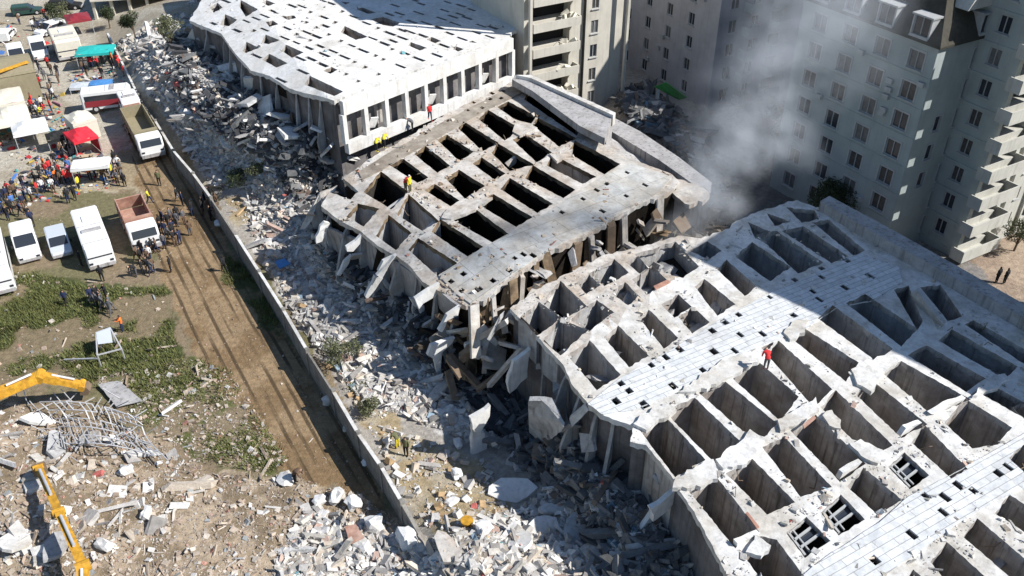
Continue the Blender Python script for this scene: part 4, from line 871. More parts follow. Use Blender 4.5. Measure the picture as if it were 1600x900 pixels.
# ---------------------------------------------------------------- vehicles (local x forward, wheels on z=0)
VH = math.atan2(D1.y, D1.x)
def wheels(t, xs, w_, r=.36):
    for x in xs:
        for s in (-1, 1):
            q = MB().cyl((x, s*(w_/2-.24), r), (x, s*(w_/2+.01), r), r, n=14).build('wheel', M['black'], t)
            MB().cyl((x, s*(w_/2+.005), r), (x, s*(w_/2+.025), r), r*.55, n=10).build('rim', M['metal'], q)
def lamps(t, x, w_, z):
    for s in (-1, 1): MB().box((x, s*(w_/2-.28), z), (.06, .3, .18)).build('headlight', M['glass'], t)
def van(label, px, py, rz=VH, L=4.9, w_=1.95, h=2.1, m='white', nose=1.2, cat='van', group=None, name='parked_van'):
    t = thing(name, label, cat, G(px, py), rz, group)
    f = L/2; hb = h*.52
    MB().prof([(-f, .28), (-f, h*.93), (-f+.12, h), (f-nose-.75, h), (f-nose, hb+.12), (f-.15, hb-.05), (f, hb-.3), (f, .28)], -w_/2, w_/2, inset=.07).build('body', M[m], t)
    MB().add([(f-nose-.70, -w_/2+.16, h-.05+.03), (f-nose-.70, w_/2-.16, h-.05+.03), (f-nose+.04, w_/2-.12, hb+.17), (f-nose+.04, -w_/2+.12, hb+.17)], [(0, 1, 2, 3)]).build('windscreen', M['glass'], t)
    for s in (-1, 1):
        y = s*(w_/2+.012); MB().add([(f-nose-.85, y, h-.22), (f-nose-.15, y, hb+.14), (-f+.5, y, hb+.14), (-f+.5, y, h-.22)], [(0, 1, 2, 3)]).build('side_window', M['glass'], t)
        MB().box((f-nose-.2, s*(w_/2+.14), hb+.25), (.1, .2, .24)).build('mirror', M['black'], t)
    MB().box((f+.02, 0, .42), (.14, w_-.1, .24)).build('bumper', M['outer'], t)
    wheels(t, (-f+.85, f-.85), w_); lamps(t, f+.005, w_, hb-.42); return t
van('white minivan, left of the three white vehicles parked nose to camera', 45, 392, L=4.8, h=2.05)
van('silver-white hatchback parked between the minivan and the long white bus', 95, 388, L=4.1, w_=1.75, h=1.5, m='silver', nose=1.0, cat='car', name='parked_car')
def bus(label, px, py, rz, L, w_, h, name='minibus', cat='bus', m='white'):
    t = thing(name, label, cat, G(px, py), rz); f = L/2
    MB().prof([(-f, .35), (-f, h-.12), (-f+.15, h), (f-.35, h), (f-.08, h-.35), (f, 1.2), (f, .35)], -w_/2, w_/2, inset=.05).build('body', M[m], t)
    MB().add([(f-.30, -w_/2+.15, h-.12), (f-.30, w_/2-.15, h-.12), (f+.012, w_/2-.12, 1.35), (f+.012, -w_/2+.12, 1.35)], [(0, 1, 2, 3)]).build('windscreen', M['glass'], t)
    for s in (-1, 1): MB().add([(f-.9, s*(w_/2+.012), h-.4), (f-.9, s*(w_/2+.012), h-1.1), (-f+.4, s*(w_/2+.012), h-1.1), (-f+.4, s*(w_/2+.012), h-.4)], [(0, 1, 2, 3)]).build('side_window', M['glass'], t)
    MB().box((f*.28, 0, h+.05), (.5, w_*.72, .14)).build('roof_hatch', M['outer'], t)
    MB().box((-f*.35, 0, h+.04), (1.2, .9, .1)).build('roof_vent', M['white'], t)
    for x in (-f+.15, 0, f-.5): MB().box((x, 0, h+.012), (.05, w_-.2, .03)).build('roof_seam', M['outer'], t)
    MB().box((f+.04, 0, .5), (.14, w_-.1, .3)).build('bumper', M['outer'], t)
    wheels(t, (-f+1.4, f-1.3), w_, .42); lamps(t, f+.01, w_, .85); return t
pb = (at(112,322,2.7)+at(146,315,2.7)+at(132,392,2.7)+at(169,383,2.7))/4; bp = proj(Vector((pb.x, pb.y, 0)))
bus('long white bus with a flat roof hatch, parked beside the empty tipper truck', bp[0], bp[1], VH, 7.4, 2.3, 2.7)
def tipper(label, px, py, rz, L=7.2, w_=2.5, bedm='rust', tail=True):
    t = thing('tipper_truck', label, 'truck', G(px, py), rz); f = L/2
    MB().prof([(f-1.9, .6), (f-1.9, 2.5), (f-.25, 2.5), (f, 1.6), (f, .6)], -w_/2, w_/2, inset=.05).build('cab', M['white'], t)
    MB().add([(f-.21, -w_/2+.2, 2.38), (f-.21, w_/2-.2, 2.38), (f+.012, w_/2-.18, 1.65), (f+.012, -w_/2+.18, 1.65)], [(0, 1, 2, 3)]).build('windscreen', M['glass'], t)
    MB().box((-.3, 0, .75), (L-.6, 1., .25)).build('chassis', M['black'], t)
    b = MB(); x0, x1 = -f, f-2.1; zb, zt = 1.05, 2.45
    b.box(((x0+x1)/2, 0, zb), (x1-x0, w_-.1, .12))
    for s in (-1, 1): b.box(((x0+x1)/2, s*(w_/2-.06), (zb+zt)/2+.03), (x1-x0, .1, zt-zb))
    b.box((x1-.05, 0, (zb+zt)/2+.2), (.1, w_-.01, zt-zb+.3)); b.build('tipper_body', M[bedm], t)
    MB().box((x0-.02, 0, (zb+zt)/2), (.1, w_-.03, zt-zb), (0, .3 if tail else 0, 0)).build('tailgate', M[bedm], t)
    for i in range(5):
        for s in (-1, 1): MB().box((x0+.5+i*(x1-x0-1)/4, s*(w_/2+.02), (zb+zt)/2), (.12, .1, zt-zb-.1)).build('body_rib', M[bedm], t)
    MB().box((f+.05, 0, .65), (.15, w_-.1, .35)).build('bumper', M['outer'], t)
    wheels(t, (-f+.9, -f+2.1, f-1.1), w_, .5); lamps(t, f+.01, w_, 1.1); return t
def mid(q, z):
    p = sum((at(x, y, z) for x, y in q), Vector())/len(q); return proj(Vector((p.x, p.y, 0)))
tipper('tipper truck with an empty rusty-pink body and white cab, right of the bus', *mid([(177,305),(213,296),(208,372),(250,362)], 2.4), VH)
tipper('beige tipper truck with an olive inner body, parked against the garden wall', *mid([(192,152),(222,150),(214,240),(252,236)], 2.4), VH, L=10, w_=2.5, bedm='tan', tail=False)
# camp vehicles further up
van('white pickup-like van with dark windscreen near the left border', 30, 98, L=4.6, h=2.1, m='white')
van('white panel van beside the canvas-topped truck', 64, 88, L=4.8, h=2.2)
van('dark green saloon car parked at the top left', 45, 22, math.radians(20), L=4.3, w_=1.8, h=1.45, m='dgreen', cat='car', name='parked_car')
van('small white car left of the crowd at the top', 12, 60, math.radians(100), L=4., w_=1.7, h=1.5, cat='car', name='parked_car')
van('white car nosing out behind the canvas-topped truck', 80, 52, math.radians(-120), L=4.4, w_=1.8, h=1.6, cat='car', name='parked_car')
van('black car at the top edge left of the shed', 105, 14, math.radians(10), L=4.6, w_=1.8, h=1.5, m='black', cat='car', name='parked_car')
bus('box truck with a wide cream canvas top', 108, 84, VH, 6., 3.2, 2.9, name='canvas_truck', cat='truck', m='cream')
t = bus('white truck with a maroon side, parked across beside the wall', 172, 168, math.radians(18), 5.6, 2.2, 2.5, name='rescue_truck', cat='truck')
MB().box((0, -1.13, 1.1), (4.9, .05, .7)).build('side_stripe', M['maroon'], t)
t = bus('small white and orange truck against the wall, above the beige tipper', 207, 178, VH, 3.4, 2., 2.4, name='box_truck', cat='truck')
MB().box((1.73, 0, 1.3), (.05, 1.8, 1.2)).build('front_panel', M['rust'], t)
bus('long white vehicle cut off by the left border beside the minivan', -2, 428, VH, 8, 2.4, 2.7, name='long_van', cat='bus')
# tents and awnings
def canopy(label, px, py, w_, d, h, rz, m, legm='metal', peak=.8, name='tent', cat='tent', side=None):
    t = thing(name, label, cat, G(px, py), rz)
    a = [(-w_/2, -d/2), (w_/2, -d/2), (w_/2, d/2), (-w_/2, d/2)]; n = 6; vs = []; fs = []
    m_ = MB()
    for i in range(n+1):
        for j in range(n+1):
            x, y = -1+2*i/n, -1+2*j/n; k = 1-max(abs(x), abs(y)); vs.append((x*w_/2, y*d/2, h+peak*k-.05*math.sin(3*x+y*5)))
    fs = [(i*(n+1)+j, (i+1)*(n+1)+j, (i+1)*(n+1)+j+1, i*(n+1)+j+1) for i in range(n) for j in range(n)]
    m_.add(vs, fs)
    for i in range(4):
        x0, y0 = a[i]; x1, y1 = a[(i+1) % 4]; m_.add([(x0, y0, h), (x1, y1, h), (x1*1.02, y1*1.02, h-.3), (x0*1.02, y0*1.02, h-.3)], [(0, 1, 2, 3)])
    m_.build('canopy', M[m], t, fixn=False)
    for x, y in a: MB().cyl((x*.96, y*.96, -.1), (x*.96, y*.96, h), .04, n=6).build('pole', M[legm], t)
    if side:
        for k in side: 
            x0, y0 = a[k]; x1, y1 = a[(k+1) % 4]; MB().add([(x0, y0, h-.1), (x1, y1, h-.1), (x1, y1, .05), (x0, y0, .05)], [(0, 1, 2, 3)]).build('side_panel', M[m], t, fixn=False)
    return t
canopy('red peaked tent with open front in the crowd', 134, 238, 3.3, 2.6, 2.2, VH+.2, 'red', side=[2])
canopy('small cream tent directly behind the red one', 133, 212, 3., 2.6, 2.3, VH+.2, 'cream', side=[0, 1])
canopy('flat white awning just below the red tent', 150, 284, 3.6, 2.2, 2.2, math.radians(14), 'white', peak=.15, name='awning', cat='awning')
canopy('turquoise tarpaulin shelter at the garden wall end', 155, 100, 4.6, 3.2, 2., math.radians(12), 'teal', peak=.35, name='tarpaulin_shelter', cat='shelter')
canopy('low cream tent roof at the left border below the olive shelter', 25, 210, 5.5, 4, 2.4, VH, 'cream', peak=.9, side=[0, 3])
canopy('white tent roof right of the low cream one', 55, 225, 3.6, 3.6, 2.2, VH, 'white', peak=.7)
canopy('off-white tarpaulin roof below the olive shelter at the left border', 15, 178, 5, 4, 2.2, VH, 'cream', peak=.4)
canopy('dark grey shelter top beside the red tent', 95, 232, 2., 2.2, 1.6, VH, 'black', peak=.6)
t = canopy('large olive canvas shelter with a yellow stripe at the left border', 8, 148, 6.5, 8, 3.6, VH, 'tan', peak=.7, side=[0, 1])
MB().box((2.4, 1.6, 4.03), (.6, 4.6, .05), (.0, .2, .5)).build('stripe', M['yellow'], t)
canopy('dark red shelter among trees near the shed', 128, 52, 3.6, 3.2, 2.4, VH, 'maroon', peak=.5)
canopy('blue tarpaulin laid over boxes below the turquoise shelter', 160, 138, 2.6, 1.8, .8, .2, 'blue', peak=.2, name='tarpaulin_cover', cat='tarpaulin')
canopy('pale blue tarpaulin over supplies left of the white rescue truck', 130, 142, 2.6, 1.8, .8, .2, 'silver', peak=.2, name='tarpaulin_cover', cat='tarpaulin')
PALC = [((.6,.06,.06),2),((.08,.2,.5),2),((.65,.62,.58),4),((.1,.1,.12),3),((.55,.4,.1),1),((.1,.35,.35),1),((.35,.28,.2),3),((.5,.25,.3),1)]
scatter('supplies', [([(105,108),(185,98),(205,150),(150,160),(110,145)], .25), ([(10,235),(120,225),(190,262),(180,292),(60,320),(0,330)], .35), ([(0,120),(95,130),(110,200),(0,240)], .25), ([(0,30),(120,30),(110,100),(0,100)], .15)], 1500, .12, .75, PALC, seed=41, label='mixed bags, boxes, blankets and clothes heaped among the camp tents')
def ac(t, p, u):
    nrm = Vector((u.y, -u.x, 0)); MB().bar(p-u*.3+nrm*.14, p+u*.3+nrm*.14, .26, .42).build('air_conditioner', M['frame'], t)
for i in range(9): ac(T, c+A1*random.choice((.6, 3.5, 3.6, 7.1, 10.6))+UP*(random.uniform(2, Ht-1.5)), D1)
for i in range(7): ac(Mb, cm+A1*random.uniform(1, 18)+UP*random.uniform(2, 18), D1)
# excavators: only the arms reach into the picture
def excavator(label, base, rz, arm, wd=.55, th=.6):
    t = thing('excavator', label, 'excavator', base, rz)
    for s in (-1, 1): MB().prof([(-2, .1), (-2.2, .5), (-1.8, .9), (1.8, .9), (2.2, .5), (2, .1)], s*1.25-.28, s*1.25+.28).build('track', M['black'], t)
    MB().box((-.6, 0, 1.7), (3.8, 2.6, 1.3), jit=.02).build('engine_house', M['yellow'], t)
    MB().box((.9, .8, 2.3), (1.5, 1., 1.6)).build('cab', M['glass'], t)
    inv = (Matrix.Translation(base) @ Matrix.Rotation(rz, 4, 'Z')).inverted()
    A = [inv @ at(*p) for p in arm]; A = [inv @ (base+Matrix.Rotation(rz, 3, 'Z') @ Vector((1.2, 0, 1.8)))]+A
    names = ['boom', 'boom', 'stick', 'stick', 'bucket_arm']
    for i in range(len(A)-1):
        b = MB(); w0 = wd*(1.05-.1*i); a, e = A[i], A[i+1]; mid_ = a.lerp(e, .4)
        h0, h1 = th*(.75 if i else .8), th*(.9-.18*i)
        b.bar(a, mid_+UP*0, w0, h0); b.bar(mid_-(e-a).normalized()*.02, e, w0*.96, h1)
        b.cyl(e-Vector((0, w0*.65, 0)), e+Vector((0, w0*.65, 0)), h1*.62, n=12); b.build(names[i], M['yellow'], t)
        if i < 3: MB().cyl(a.lerp(e, .3)+UP*h0*.7, a.lerp(e, .85)+UP*h0*.8, .09).build('hydraulic_ram', M['metal'], t)
    e = A[-1]; d = (A[-1]-A[-2]).normalized()
    m_ = MB(); m_.prof([(-.1, .1), (.4, 0), (.55, -.35), (.3, -.7), (-.2, -.6)], -.4, .4); o = m_.build('bucket', M['wood'], t); o.location = e
excavator('yellow excavator reaching in from the left border over the crumpled metal frame', Vector(G(-105, 640)), .2, [(-10,618,3.6),(62,588,3.4),(128,602,1.4)], .8, .75)
e2 = excavator('yellow excavator below the frame, its long boom reaching up at bottom left', Vector(G(150, 1010)), 2.1, [(130,885,3.2),(92,800,3.2),(60,730,2.4)], .55, .6)
# crumpled metal frame
def lattice():
    m = MB(); rs = random.Random(5)
    def P(i, j):
        x = 62+i*19+j*9+6*math.sin(j*.9+i*.3); y = 628+i*3.2+j*13-8*math.sin(i*.45)-i*.4; return at(x, y, 1.4+.5*math.sin(i*.8)+.35*math.cos(j*1.3)-.12*abs(i-4))
    for i in range(9):
        for j in range(6):
            if i < 8 and rs.random() < .5: m.bar(P(i+.5, j), P(i+.5, min(j+1, 5)+.01), .05, .05)
            if i < 8 and rs.random() < .92: m.bar(P(i, j), P(i+1, j), .06, .06)
            if j < 5 and rs.random() < .92: m.bar(P(i, j), P(i, j+1), .07, .07)
    for _ in range(80):
        x, y = rs.uniform(40, 225), rs.uniform(620, 705); m.bar(at(x, y, .3+rs.random()), at(x+rs.uniform(-30, 30), y+rs.uniform(-22, 22), .3+rs.random()*1.4), .05, .05)
    tag(m.build('crumpled_metal_frame', M['metal']), 'crumpled silver roof lattice lying in the rubble under the yellow arm', 'metal frame')
    f = MB(); q = [(150,520,1.6),(172,512,1.6),(190,545,1.2),(152,555,1.2)]
    P = [at(*p) for p in q]
    for i in range(4):
        f.bar(P[i], P[(i+1) % 4], .09, .09); g_ = P[i].copy(); g_.z = 0; f.bar(g_, P[i], .08, .08)
    f.bar(at(100,562,.3), at(152,560,.9), .1, .1); o = f.build('steel_frame', M['metal']); tag(o, 'bent pale steel frame standing in the grass below the orange worker', 'metal frame')
    f = MB(); f.add([at(150,520,1.68), at(172,512,1.68), at(176,535,1.4), at(153,538,1.4)], [(0, 1, 2, 3)]); f.build('panel', M['silver'], o, fixn=False)
lattice()
slab4('metal_sheet', [(152,600,.4),(186,594,.4),(224,626,.3),(182,636,.3)], .06, M['outer']); tag(bpy.data.objects['metal_sheet'], 'pale sheet of metal lying behind the crumpled silver lattice', 'metal sheet')
# single large pieces of concrete one can point at
def lump(label, px, py, sx, sy, sz, m='topA', name='concrete_piece', cat='rubble piece', rot=None, dz=0.):
    bm = bmesh.new(); bmesh.ops.create_icosphere(bm, subdivisions=2, radius=1); rs = random.Random(int(px*7+py))
    for v in bm.verts:
        q = Vector((max(-.75, min(.75, v.co.x)), max(-.75, min(.75, v.co.y)), max(-.7, min(.7, v.co.z)))); v.co = Vector((q.x*sx, q.y*sy, q.z*sz))*(rs.uniform(.72, 1.12)/1.75)
    me = bpy.data.meshes.new(name); bm.to_mesh(me); bm.free(); o = link(name, me, M[m]); o.location = G(px, py, sz*.4+dz); o.rotation_euler = rot or (rs.uniform(-.3, .3), rs.uniform(-.3, .3), rs.uniform(0, 3))
    return tag(o, label, cat)
lump('rounded white lump at the left of the row by the wall end', 500, 786, 1., .8, .7); lump('grey rounded lump second from left in the row by the wall end', 527, 782, 1.3, 1., .9, 'top')
lump('round pale lump third in the row, touching the dirt track end', 553, 792, 1.2, 1.1, 1.1, 'topA'); lump('large white boulder-like lump right of the red sheet', 586, 824, 1.3, 1.2, 1.1)
lump('biggest white lump at the broken end of the garden wall', 637, 850, 1.7, 1.4, 1.3); lump('white lump below the red sheet', 567, 856, 1.2, 1., .7, 'top'); lump('white lump with a dark top near the yellow pail', 756, 832, 1.2, 1.1, 1.)
lump('white rounded stone at lower left in the beige heap', 231, 806, 1.1, .7, .7); lump('bright white stone pair near the top of the beige heap', 200, 739, 1.1, .8, .8); lump('white angular stone beside the cluster of rods, left heap', 165, 856, 1.6, .8, .7)
lump('round white drum lying in the shade of the garden wall', 341, 352, .8, .8, .6, 'white', 'white_drum', 'drum'); lump('pale stone in the wall shade below the shrub', 513, 630, 1., .8, .8, 'top')
lump('white sack in the wall shade, second from the bottom', 572, 724, .8, .6, .5, 'white', 'sack', 'sack'); lump('white sack in the wall shade above the lower one', 543, 672, .8, .7, .4, 'cream', 'sack', 'sack')
lump('white slab-like stone on the tan strip', 706, 785, 1.1, .8, .3, 'topA'); lump('white block lying right of the brick-red stain on the tan strip', 714, 745, .8, .8, .8, 'white'); lump('white block beside the leaning pale slab', 716, 697, 1., .7, .7, 'topA')
lump('grey domed concrete piece beside the dirt track', 447, 752, 1.5, 1.2, .6, 'top')
o = slab4('red_sheet', [(538,822,.7),(556,818,.8),(570,840,.7),(545,852,.6)], .08, M['rust']); tag(o, 'brick-red sheet lying between the white lumps at bottom centre', 'sheet')
o = slab4('blue_tarpaulin', [(428,408,.9),(445,403,1.2),(455,412,1.),(436,420,.8)], .08, M['blue']); tag(o, 'small blue tarpaulin on the white rubble right of the garden wall', 'tarpaulin')
o = slab4('green_net', [(1022,135,4),(1040,127,5),(1075,152,4),(1062,156,3)], .1, M['green']); tag(o, 'green sheet lying on the grey debris in the shaded street', 'sheet')
for px, py, m_, lb in [(730, 822, 'yellow', 'yellow pail on the tan strip at bottom centre'), (901, 776, 'yellow', 'yellow-green pail on the debris in the shaded pit')]:
    t = thing('pail', lb, 'pail', G(px, py)); MB().cyl((0, 0, 0), (0, 0, .55), .26, .36, 14).build('bucket', M[m_], t); MB().cyl((0, 0, .5), (0, 0, .54), .39, .39, 14).build('rim', M[m_], t)
cols = ['topA', 'top', 'shaft2', 'topB']
bigs = [(300,235,2.2,1.4,'near the far end of the garden wall'),(355,225,1.8,1.2,'on the white rubble below the far block'),(400,385,2.4,.9,'beside the blue tarpaulin'),(690,610,2.6,.9,'below the burnt gap'),(800,770,2.6,1.6,'right of the tan strip'),(845,830,2.2,1.6,'left of the shaded pit'),
        (900,840,2.4,1.4,'at the edge of the shaded pit'),(930,870,2.,1.2,'at the bottom of the shaded pit'),(815,850,1.8,1.3,'under the two leaning slabs at bottom centre'),(870,800,2.6,.8,'pointing into the shaded pit'),(450,215,2.2,1.8,'under the broken corner of the far block'),(515,250,2.,1.5,'between the arcade and the burnt block'),
        (425,265,1.8,1.2,'left of the burnt block corner'),(270,640,1.7,.3,'in the scrub'),(90,700,2.6,1.2,'below the crumpled silver lattice'),(140,690,2.4,1.,'right below the crumpled silver lattice'),(60,660,1.8,1.1,'left of the crumpled silver lattice'),(30,850,2.4,1.6,'in the bottom left corner'),(90,860,2.,1.4,'left of the upright yellow boom'),(700,860,2.2,1.2,'at bottom centre below the sacks')]
for i, (x, y, a, b, wh) in enumerate(bigs):
    k = 'broken_slab_piece'; p = G(x, y, .3); o = MB()
    n = 9; ring = [(a*.6*math.cos(q*2*math.pi/n)*random.uniform(.7, 1.15), b*.6*math.sin(q*2*math.pi/n)*random.uniform(.7, 1.15)) for q in range(n)]
    th = .22; o.add([(x_, y_, th/2) for x_, y_ in ring]+[(x_*1.03, y_*1.03, -th/2) for x_, y_ in ring], [tuple(range(n)), tuple(range(2*n-1, n-1, -1))]+[(q, (q+1) % n, n+(q+1) % n, n+q) for q in range(n)])
    o = o.build(k, M[cols[i % 4]]); o.location = p; o.rotation_euler = (random.uniform(-.6, .6), random.uniform(-.4, .4), random.uniform(0, 3)); tag(o, 'flat broken concrete slab '+wh, 'concrete slab')

# ---------------------------------------------------------------- shrubs, trees, grass
def leaves(name, parent, blobs, n, size, m, stuff=False):
    rs = np.random.RandomState(int(blobs[0][0]*10) % 9999); V = []; 
    tot = sum(b[3]**2 for b in blobs)
    for (x, y, z, r, sq) in blobs:
        k = int(n*r*r/tot); d = rs.normal(size=(k, 3)); d /= np.linalg.norm(d, axis=1)[:, None]; rad = r*rs.uniform(.45, 1.05, (k, 1))
        c_ = np.array([x, y, z])+d*rad*np.array([1, 1, sq]); a = rs.normal(size=(k, 3)); b = rs.normal(size=(k, 3))
        a = a/np.linalg.norm(a, axis=1)[:, None]*size; b = b/np.linalg.norm(b, axis=1)[:, None]*size*.7
        V.append(np.stack([c_-a, c_+b, c_+a], 1))
    V = np.concatenate(V).reshape(-1, 3); F = np.arange(len(V)).reshape(-1, 3)
    me = bpy.data.meshes.new(name); me.from_pydata(V.tolist(), [], F.tolist()); return link(name, me, M[m], parent)
def tree(label, px, py, h, r, m='leafd', cat='tree', name='tree', n=1500, dz=0):
    p = G(px, py, dz); t = thing(name, label, cat, p); rs = random.Random(int(px*3+py)); k = MB()
    k.cyl((0, 0, -.2), (.1, 0, h*.55), .14*h/5+.03, .06*h/5+.02, 8); bl = []
    for i in range(7):
        a = rs.uniform(0, 6.28); q = rs.uniform(.2, .75)*r; z = h*rs.uniform(.45, .95); e = Vector((q*math.cos(a), q*math.sin(a), z)); k.cyl((.05, 0, h*rs.uniform(.2, .5)), e, .05, .015, 5); bl.append((e.x, e.y, e.z, r*rs.uniform(.35, .6), .8))
    k.build('trunk', M['bark'], t); leaves('crown', t, bl, n, .12 if h < 3 else .17, m)
tree('grey-green bush leaning on the garden wall, halfway down', 534, 572, 2.2, 1.5, 'leafl', 'bush', 'bush', 1800)
tree('dark green shrub right of the garden wall near the rubble', 375, 290, 1.6, 1.4, 'leafd', 'bush', 'bush', 1200); tree('smaller shrub touching the dark green shrub', 398, 278, 1.3, 1.2, 'leafl', 'bush', 'bush', 900)
tree('low bush behind the wall near its lower end', 578, 650, 1.3, 1., 'leafl', 'bush', 'bush', 900)
tree('tree with dark crown before the open shed', 212, 62, 3.8, 1.8, 'leafd', n=1600); tree('pale scrubby tree right of the dark tree before the shed', 268, 72, 3.4, 1.8, 'leafl', n=1300); tree('small tree before the left posts of the shed', 172, 44, 3.2, 1.5, 'leafd', n=1200)
tree('leafy tree at the top edge left of the white block', 352, 12, 4.5, 2., 'leafl', n=1500); tree('scrubby tree beside the dark red shelter', 100, 42, 3.4, 1.7, 'leafl', n=1200); tree('scrubby tree left of the dark red shelter', 84, 36, 3., 1.5, 'leafd', n=1000)
tree('dark tree at the foot of the mansard tower', 1285, 352, 4, 2.8, 'leafd', n=5000); tree('dry tree on the sunlit ground at the right border', 1584, 392, 3., 1.6, 'leafl', n=1400)
tree('dark tree between the shaded block and the tower', 1215, 235, 6, 2.6, 'leafd', n=2200)
def grass():
    rs = np.random.RandomState(4); V = []; Cc = []
    reg = [(Z['grass1'], 6500, 0), (Z['grass2'], 1500, 0), (Z['scrub'], 2000, 0), ([(400,270),(350,300),(330,290),(380,265)], 300, 0), ([(505,540),(560,560),(600,680),(570,650)], 500, 0), ([(0,440),(120,450),(100,500),(0,520)], 1200, 0)]
    for poly, n, _ in reg:
        x0, x1 = min(p[0] for p in poly), max(p[0] for p in poly); y0, y1 = min(p[1] for p in poly), max(p[1] for p in poly)
        x = rs.uniform(x0, x1, n*2); y = rs.uniform(y0, y1, n*2); g = atn(x, y, np.zeros_like(x)); i = inpoly(x, y, poly)&(fbm(g[:, 0], g[:, 1], 3.2, 11) > .45)
        x, y = x[i], y[i]; P = atn(x, y, H(x, y)); 
        for p in P:
            gcol = np.array([.10, .12, .045])*rs.uniform(.6, 1.5)+np.array([.05, .03, 0])*rs.rand()
            for _ in range(3):
                a = rs.uniform(0, 6.28); s = rs.uniform(.08, .42)*(.6+.8*float(vn(p[0], p[1], 1.5, 3))); d = np.array([math.cos(a), math.sin(a), 0]); e = np.array([-d[1], d[0], 0])
                q = p+d*rs.uniform(0, .2); V += [q-e*.035, q+e*.035, q+d*s*.6+np.array([0, 0, s])]; Cc += [gcol]*3
    me = bpy.data.meshes.new('grass'); me.from_pydata([tuple(v) for v in V], [], np.arange(len(V)).reshape(-1, 3).tolist())
    a = me.color_attributes.new('Col', 'FLOAT_COLOR', 'POINT'); ca = np.ones((len(V), 4), np.float32); ca[:, :3] = np.array(Cc); a.data.foreach_set('color', ca.ravel())
    tag(link('grass', me, M['grass']), 'weeds and grass tufts on the waste ground at left', 'grass', kind='stuff')
grass()

# ---------------------------------------------------------------- people
def person_mesh(pose):
    # joints: metres, facing +x
    J = {'pel': (0, 0, .95), 'ch': (0, 0, 1.30), 'nk': (0, 0, 1.48), 'hd': (.02, 0, 1.60), 'ht': (.02, 0, 1.74),
         'hl': (0, .10, .90), 'kl': (.02, .11, .50), 'al': (0, .11, .09), 'tl': (.16, .12, .04), 'hr': (0, -.10, .90), 'kr': (.02, -.11, .50), 'ar': (0, -.11, .09), 'tr': (.16, -.12, .04),
         'sl': (0, .19, 1.40), 'el': (-.02, .25, 1.12), 'wl': (.06, .25, .87), 'sr': (0, -.19, 1.40), 'er': (-.02, -.25, 1.12), 'wr': (.06, -.25, .87)}
    if pose == 'walk': J.update(kl=(.20, .10, .52), al=(.30, .10, .10), tl=(.45, .10, .06), kr=(-.05, -.10, .50), ar=(-.32, -.10, .12), tr=(-.18, -.10, .05), el=(-.16, .24, 1.15), wl=(-.12, .24, .9), er=(.14, -.24, 1.14), wr=(.30, -.22, .98))
    if pose == 'reach': J.update(el=(.22, .22, 1.25), wl=(.46, .18, 1.32), er=(.2, -.22, 1.2), wr=(.44, -.16, 1.22), kl=(.08, .13, .5))
    if pose == 'bend': J.update(ch=(.28, 0, 1.18), nk=(.42, 0, 1.22), hd=(.52, 0, 1.22), ht=(.64, 0, 1.22), sl=(.34, .19, 1.16), sr=(.34, -.19, 1.16), el=(.42, .22, .9), wl=(.5, .2, .66), er=(.42, -.22, .9), wr=(.52, -.18, .68))
    E = [('pel','ch'),('ch','nk'),('nk','hd'),('hd','ht'),('pel','hl'),('hl','kl'),('kl','al'),('al','tl'),('pel','hr'),('hr','kr'),('kr','ar'),('ar','tr'),('ch','sl'),('sl','el'),('el','wl'),('ch','sr'),('sr','er'),('er','wr')]
    Rr = {'pel': .15, 'ch': .17, 'nk': .065, 'hd': .105, 'ht': .085, 'hl': .11, 'kl': .075, 'al': .05, 'tl': .045, 'hr': .11, 'kr': .075, 'ar': .05, 'tr': .045, 'sl': .08, 'el': .055, 'wl': .04, 'sr': .08, 'er': .055, 'wr': .04}
    ks = list(J); me = bpy.data.meshes.new('sk'); me.from_pydata([J[k] for k in ks], [(ks.index(a), ks.index(b)) for a, b in E], [])
    o = bpy.data.objects.new('sk', me); C.objects.link(o); md = o.modifiers.new('s', 'SKIN')
    for i, k in enumerate(ks): me.skin_vertices[0].data[i].radius = (Rr[k], Rr[k]*(1.15 if k in ('ch', 'pel') else 1)); me.skin_vertices[0].data[i].use_root = (k == 'pel')
    s = o.modifiers.new('u', 'SUBSURF'); s.levels = 1
    dg = bpy.context.evaluated_depsgraph_get(); ev = o.evaluated_get(dg); r = bpy.data.meshes.new_from_object(ev); bpy.data.objects.remove(o); r.name = 'person'
    hd = Vector(J['hd']); wl, wr = Vector(J['wl']), Vector(J['wr']); ht = Vector(J['ht']); nk = Vector(J['nk'])
    ax = (ht-hd).normalized()
    for _ in range(4): r.materials.append(None)
    for p in r.polygons:
        c_ = p.center; p.use_smooth = True
        if (c_-hd).dot(ax) > -.09 and (c_-nk).length > .05 and (c_-hd).length < .3:
            f = c_-hd; p.material_index = 3 if (f.dot(ax) > .05 or f.x < -.02 and pose != 'bend') else 2
        elif (c_-wl).length < .09 or (c_-wr).length < .09: p.material_index = 2
        elif c_.z < .12: p.material_index = 3
        elif c_.z < .93 and (abs(c_.y) < .2 or c_.z < .8): p.material_index = 1
        else: p.material_index = 0
    return r
PM = {k: person_mesh(k) for k in ('stand', 'walk', 'reach', 'bend')}
cl = lambda n, c: mat(n, c, .85, n=.1)
CL = {'black': cl('black_cloth', (.02, .02, .022)), 'navy': cl('navy_cloth', (.025, .035, .08)), 'grey': cl('grey_cloth', (.12, .12, .13)), 'red': cl('red_cloth', (.62, .04, .04)), 'orange': cl('orange_cloth', (.80, .20, .04)),
      'yellow': cl('yellow_vest', (.75, .62, .05)), 'blue': cl('blue_cloth', (.08, .18, .45)), 'white': cl('white_cloth', (.7, .7, .7)), 'pink': cl('pink_cloth', (.72, .25, .40)), 'brown': cl('brown_cloth', (.14, .09, .06)), 'olive': cl('olive_cloth', (.14, .14, .07))}
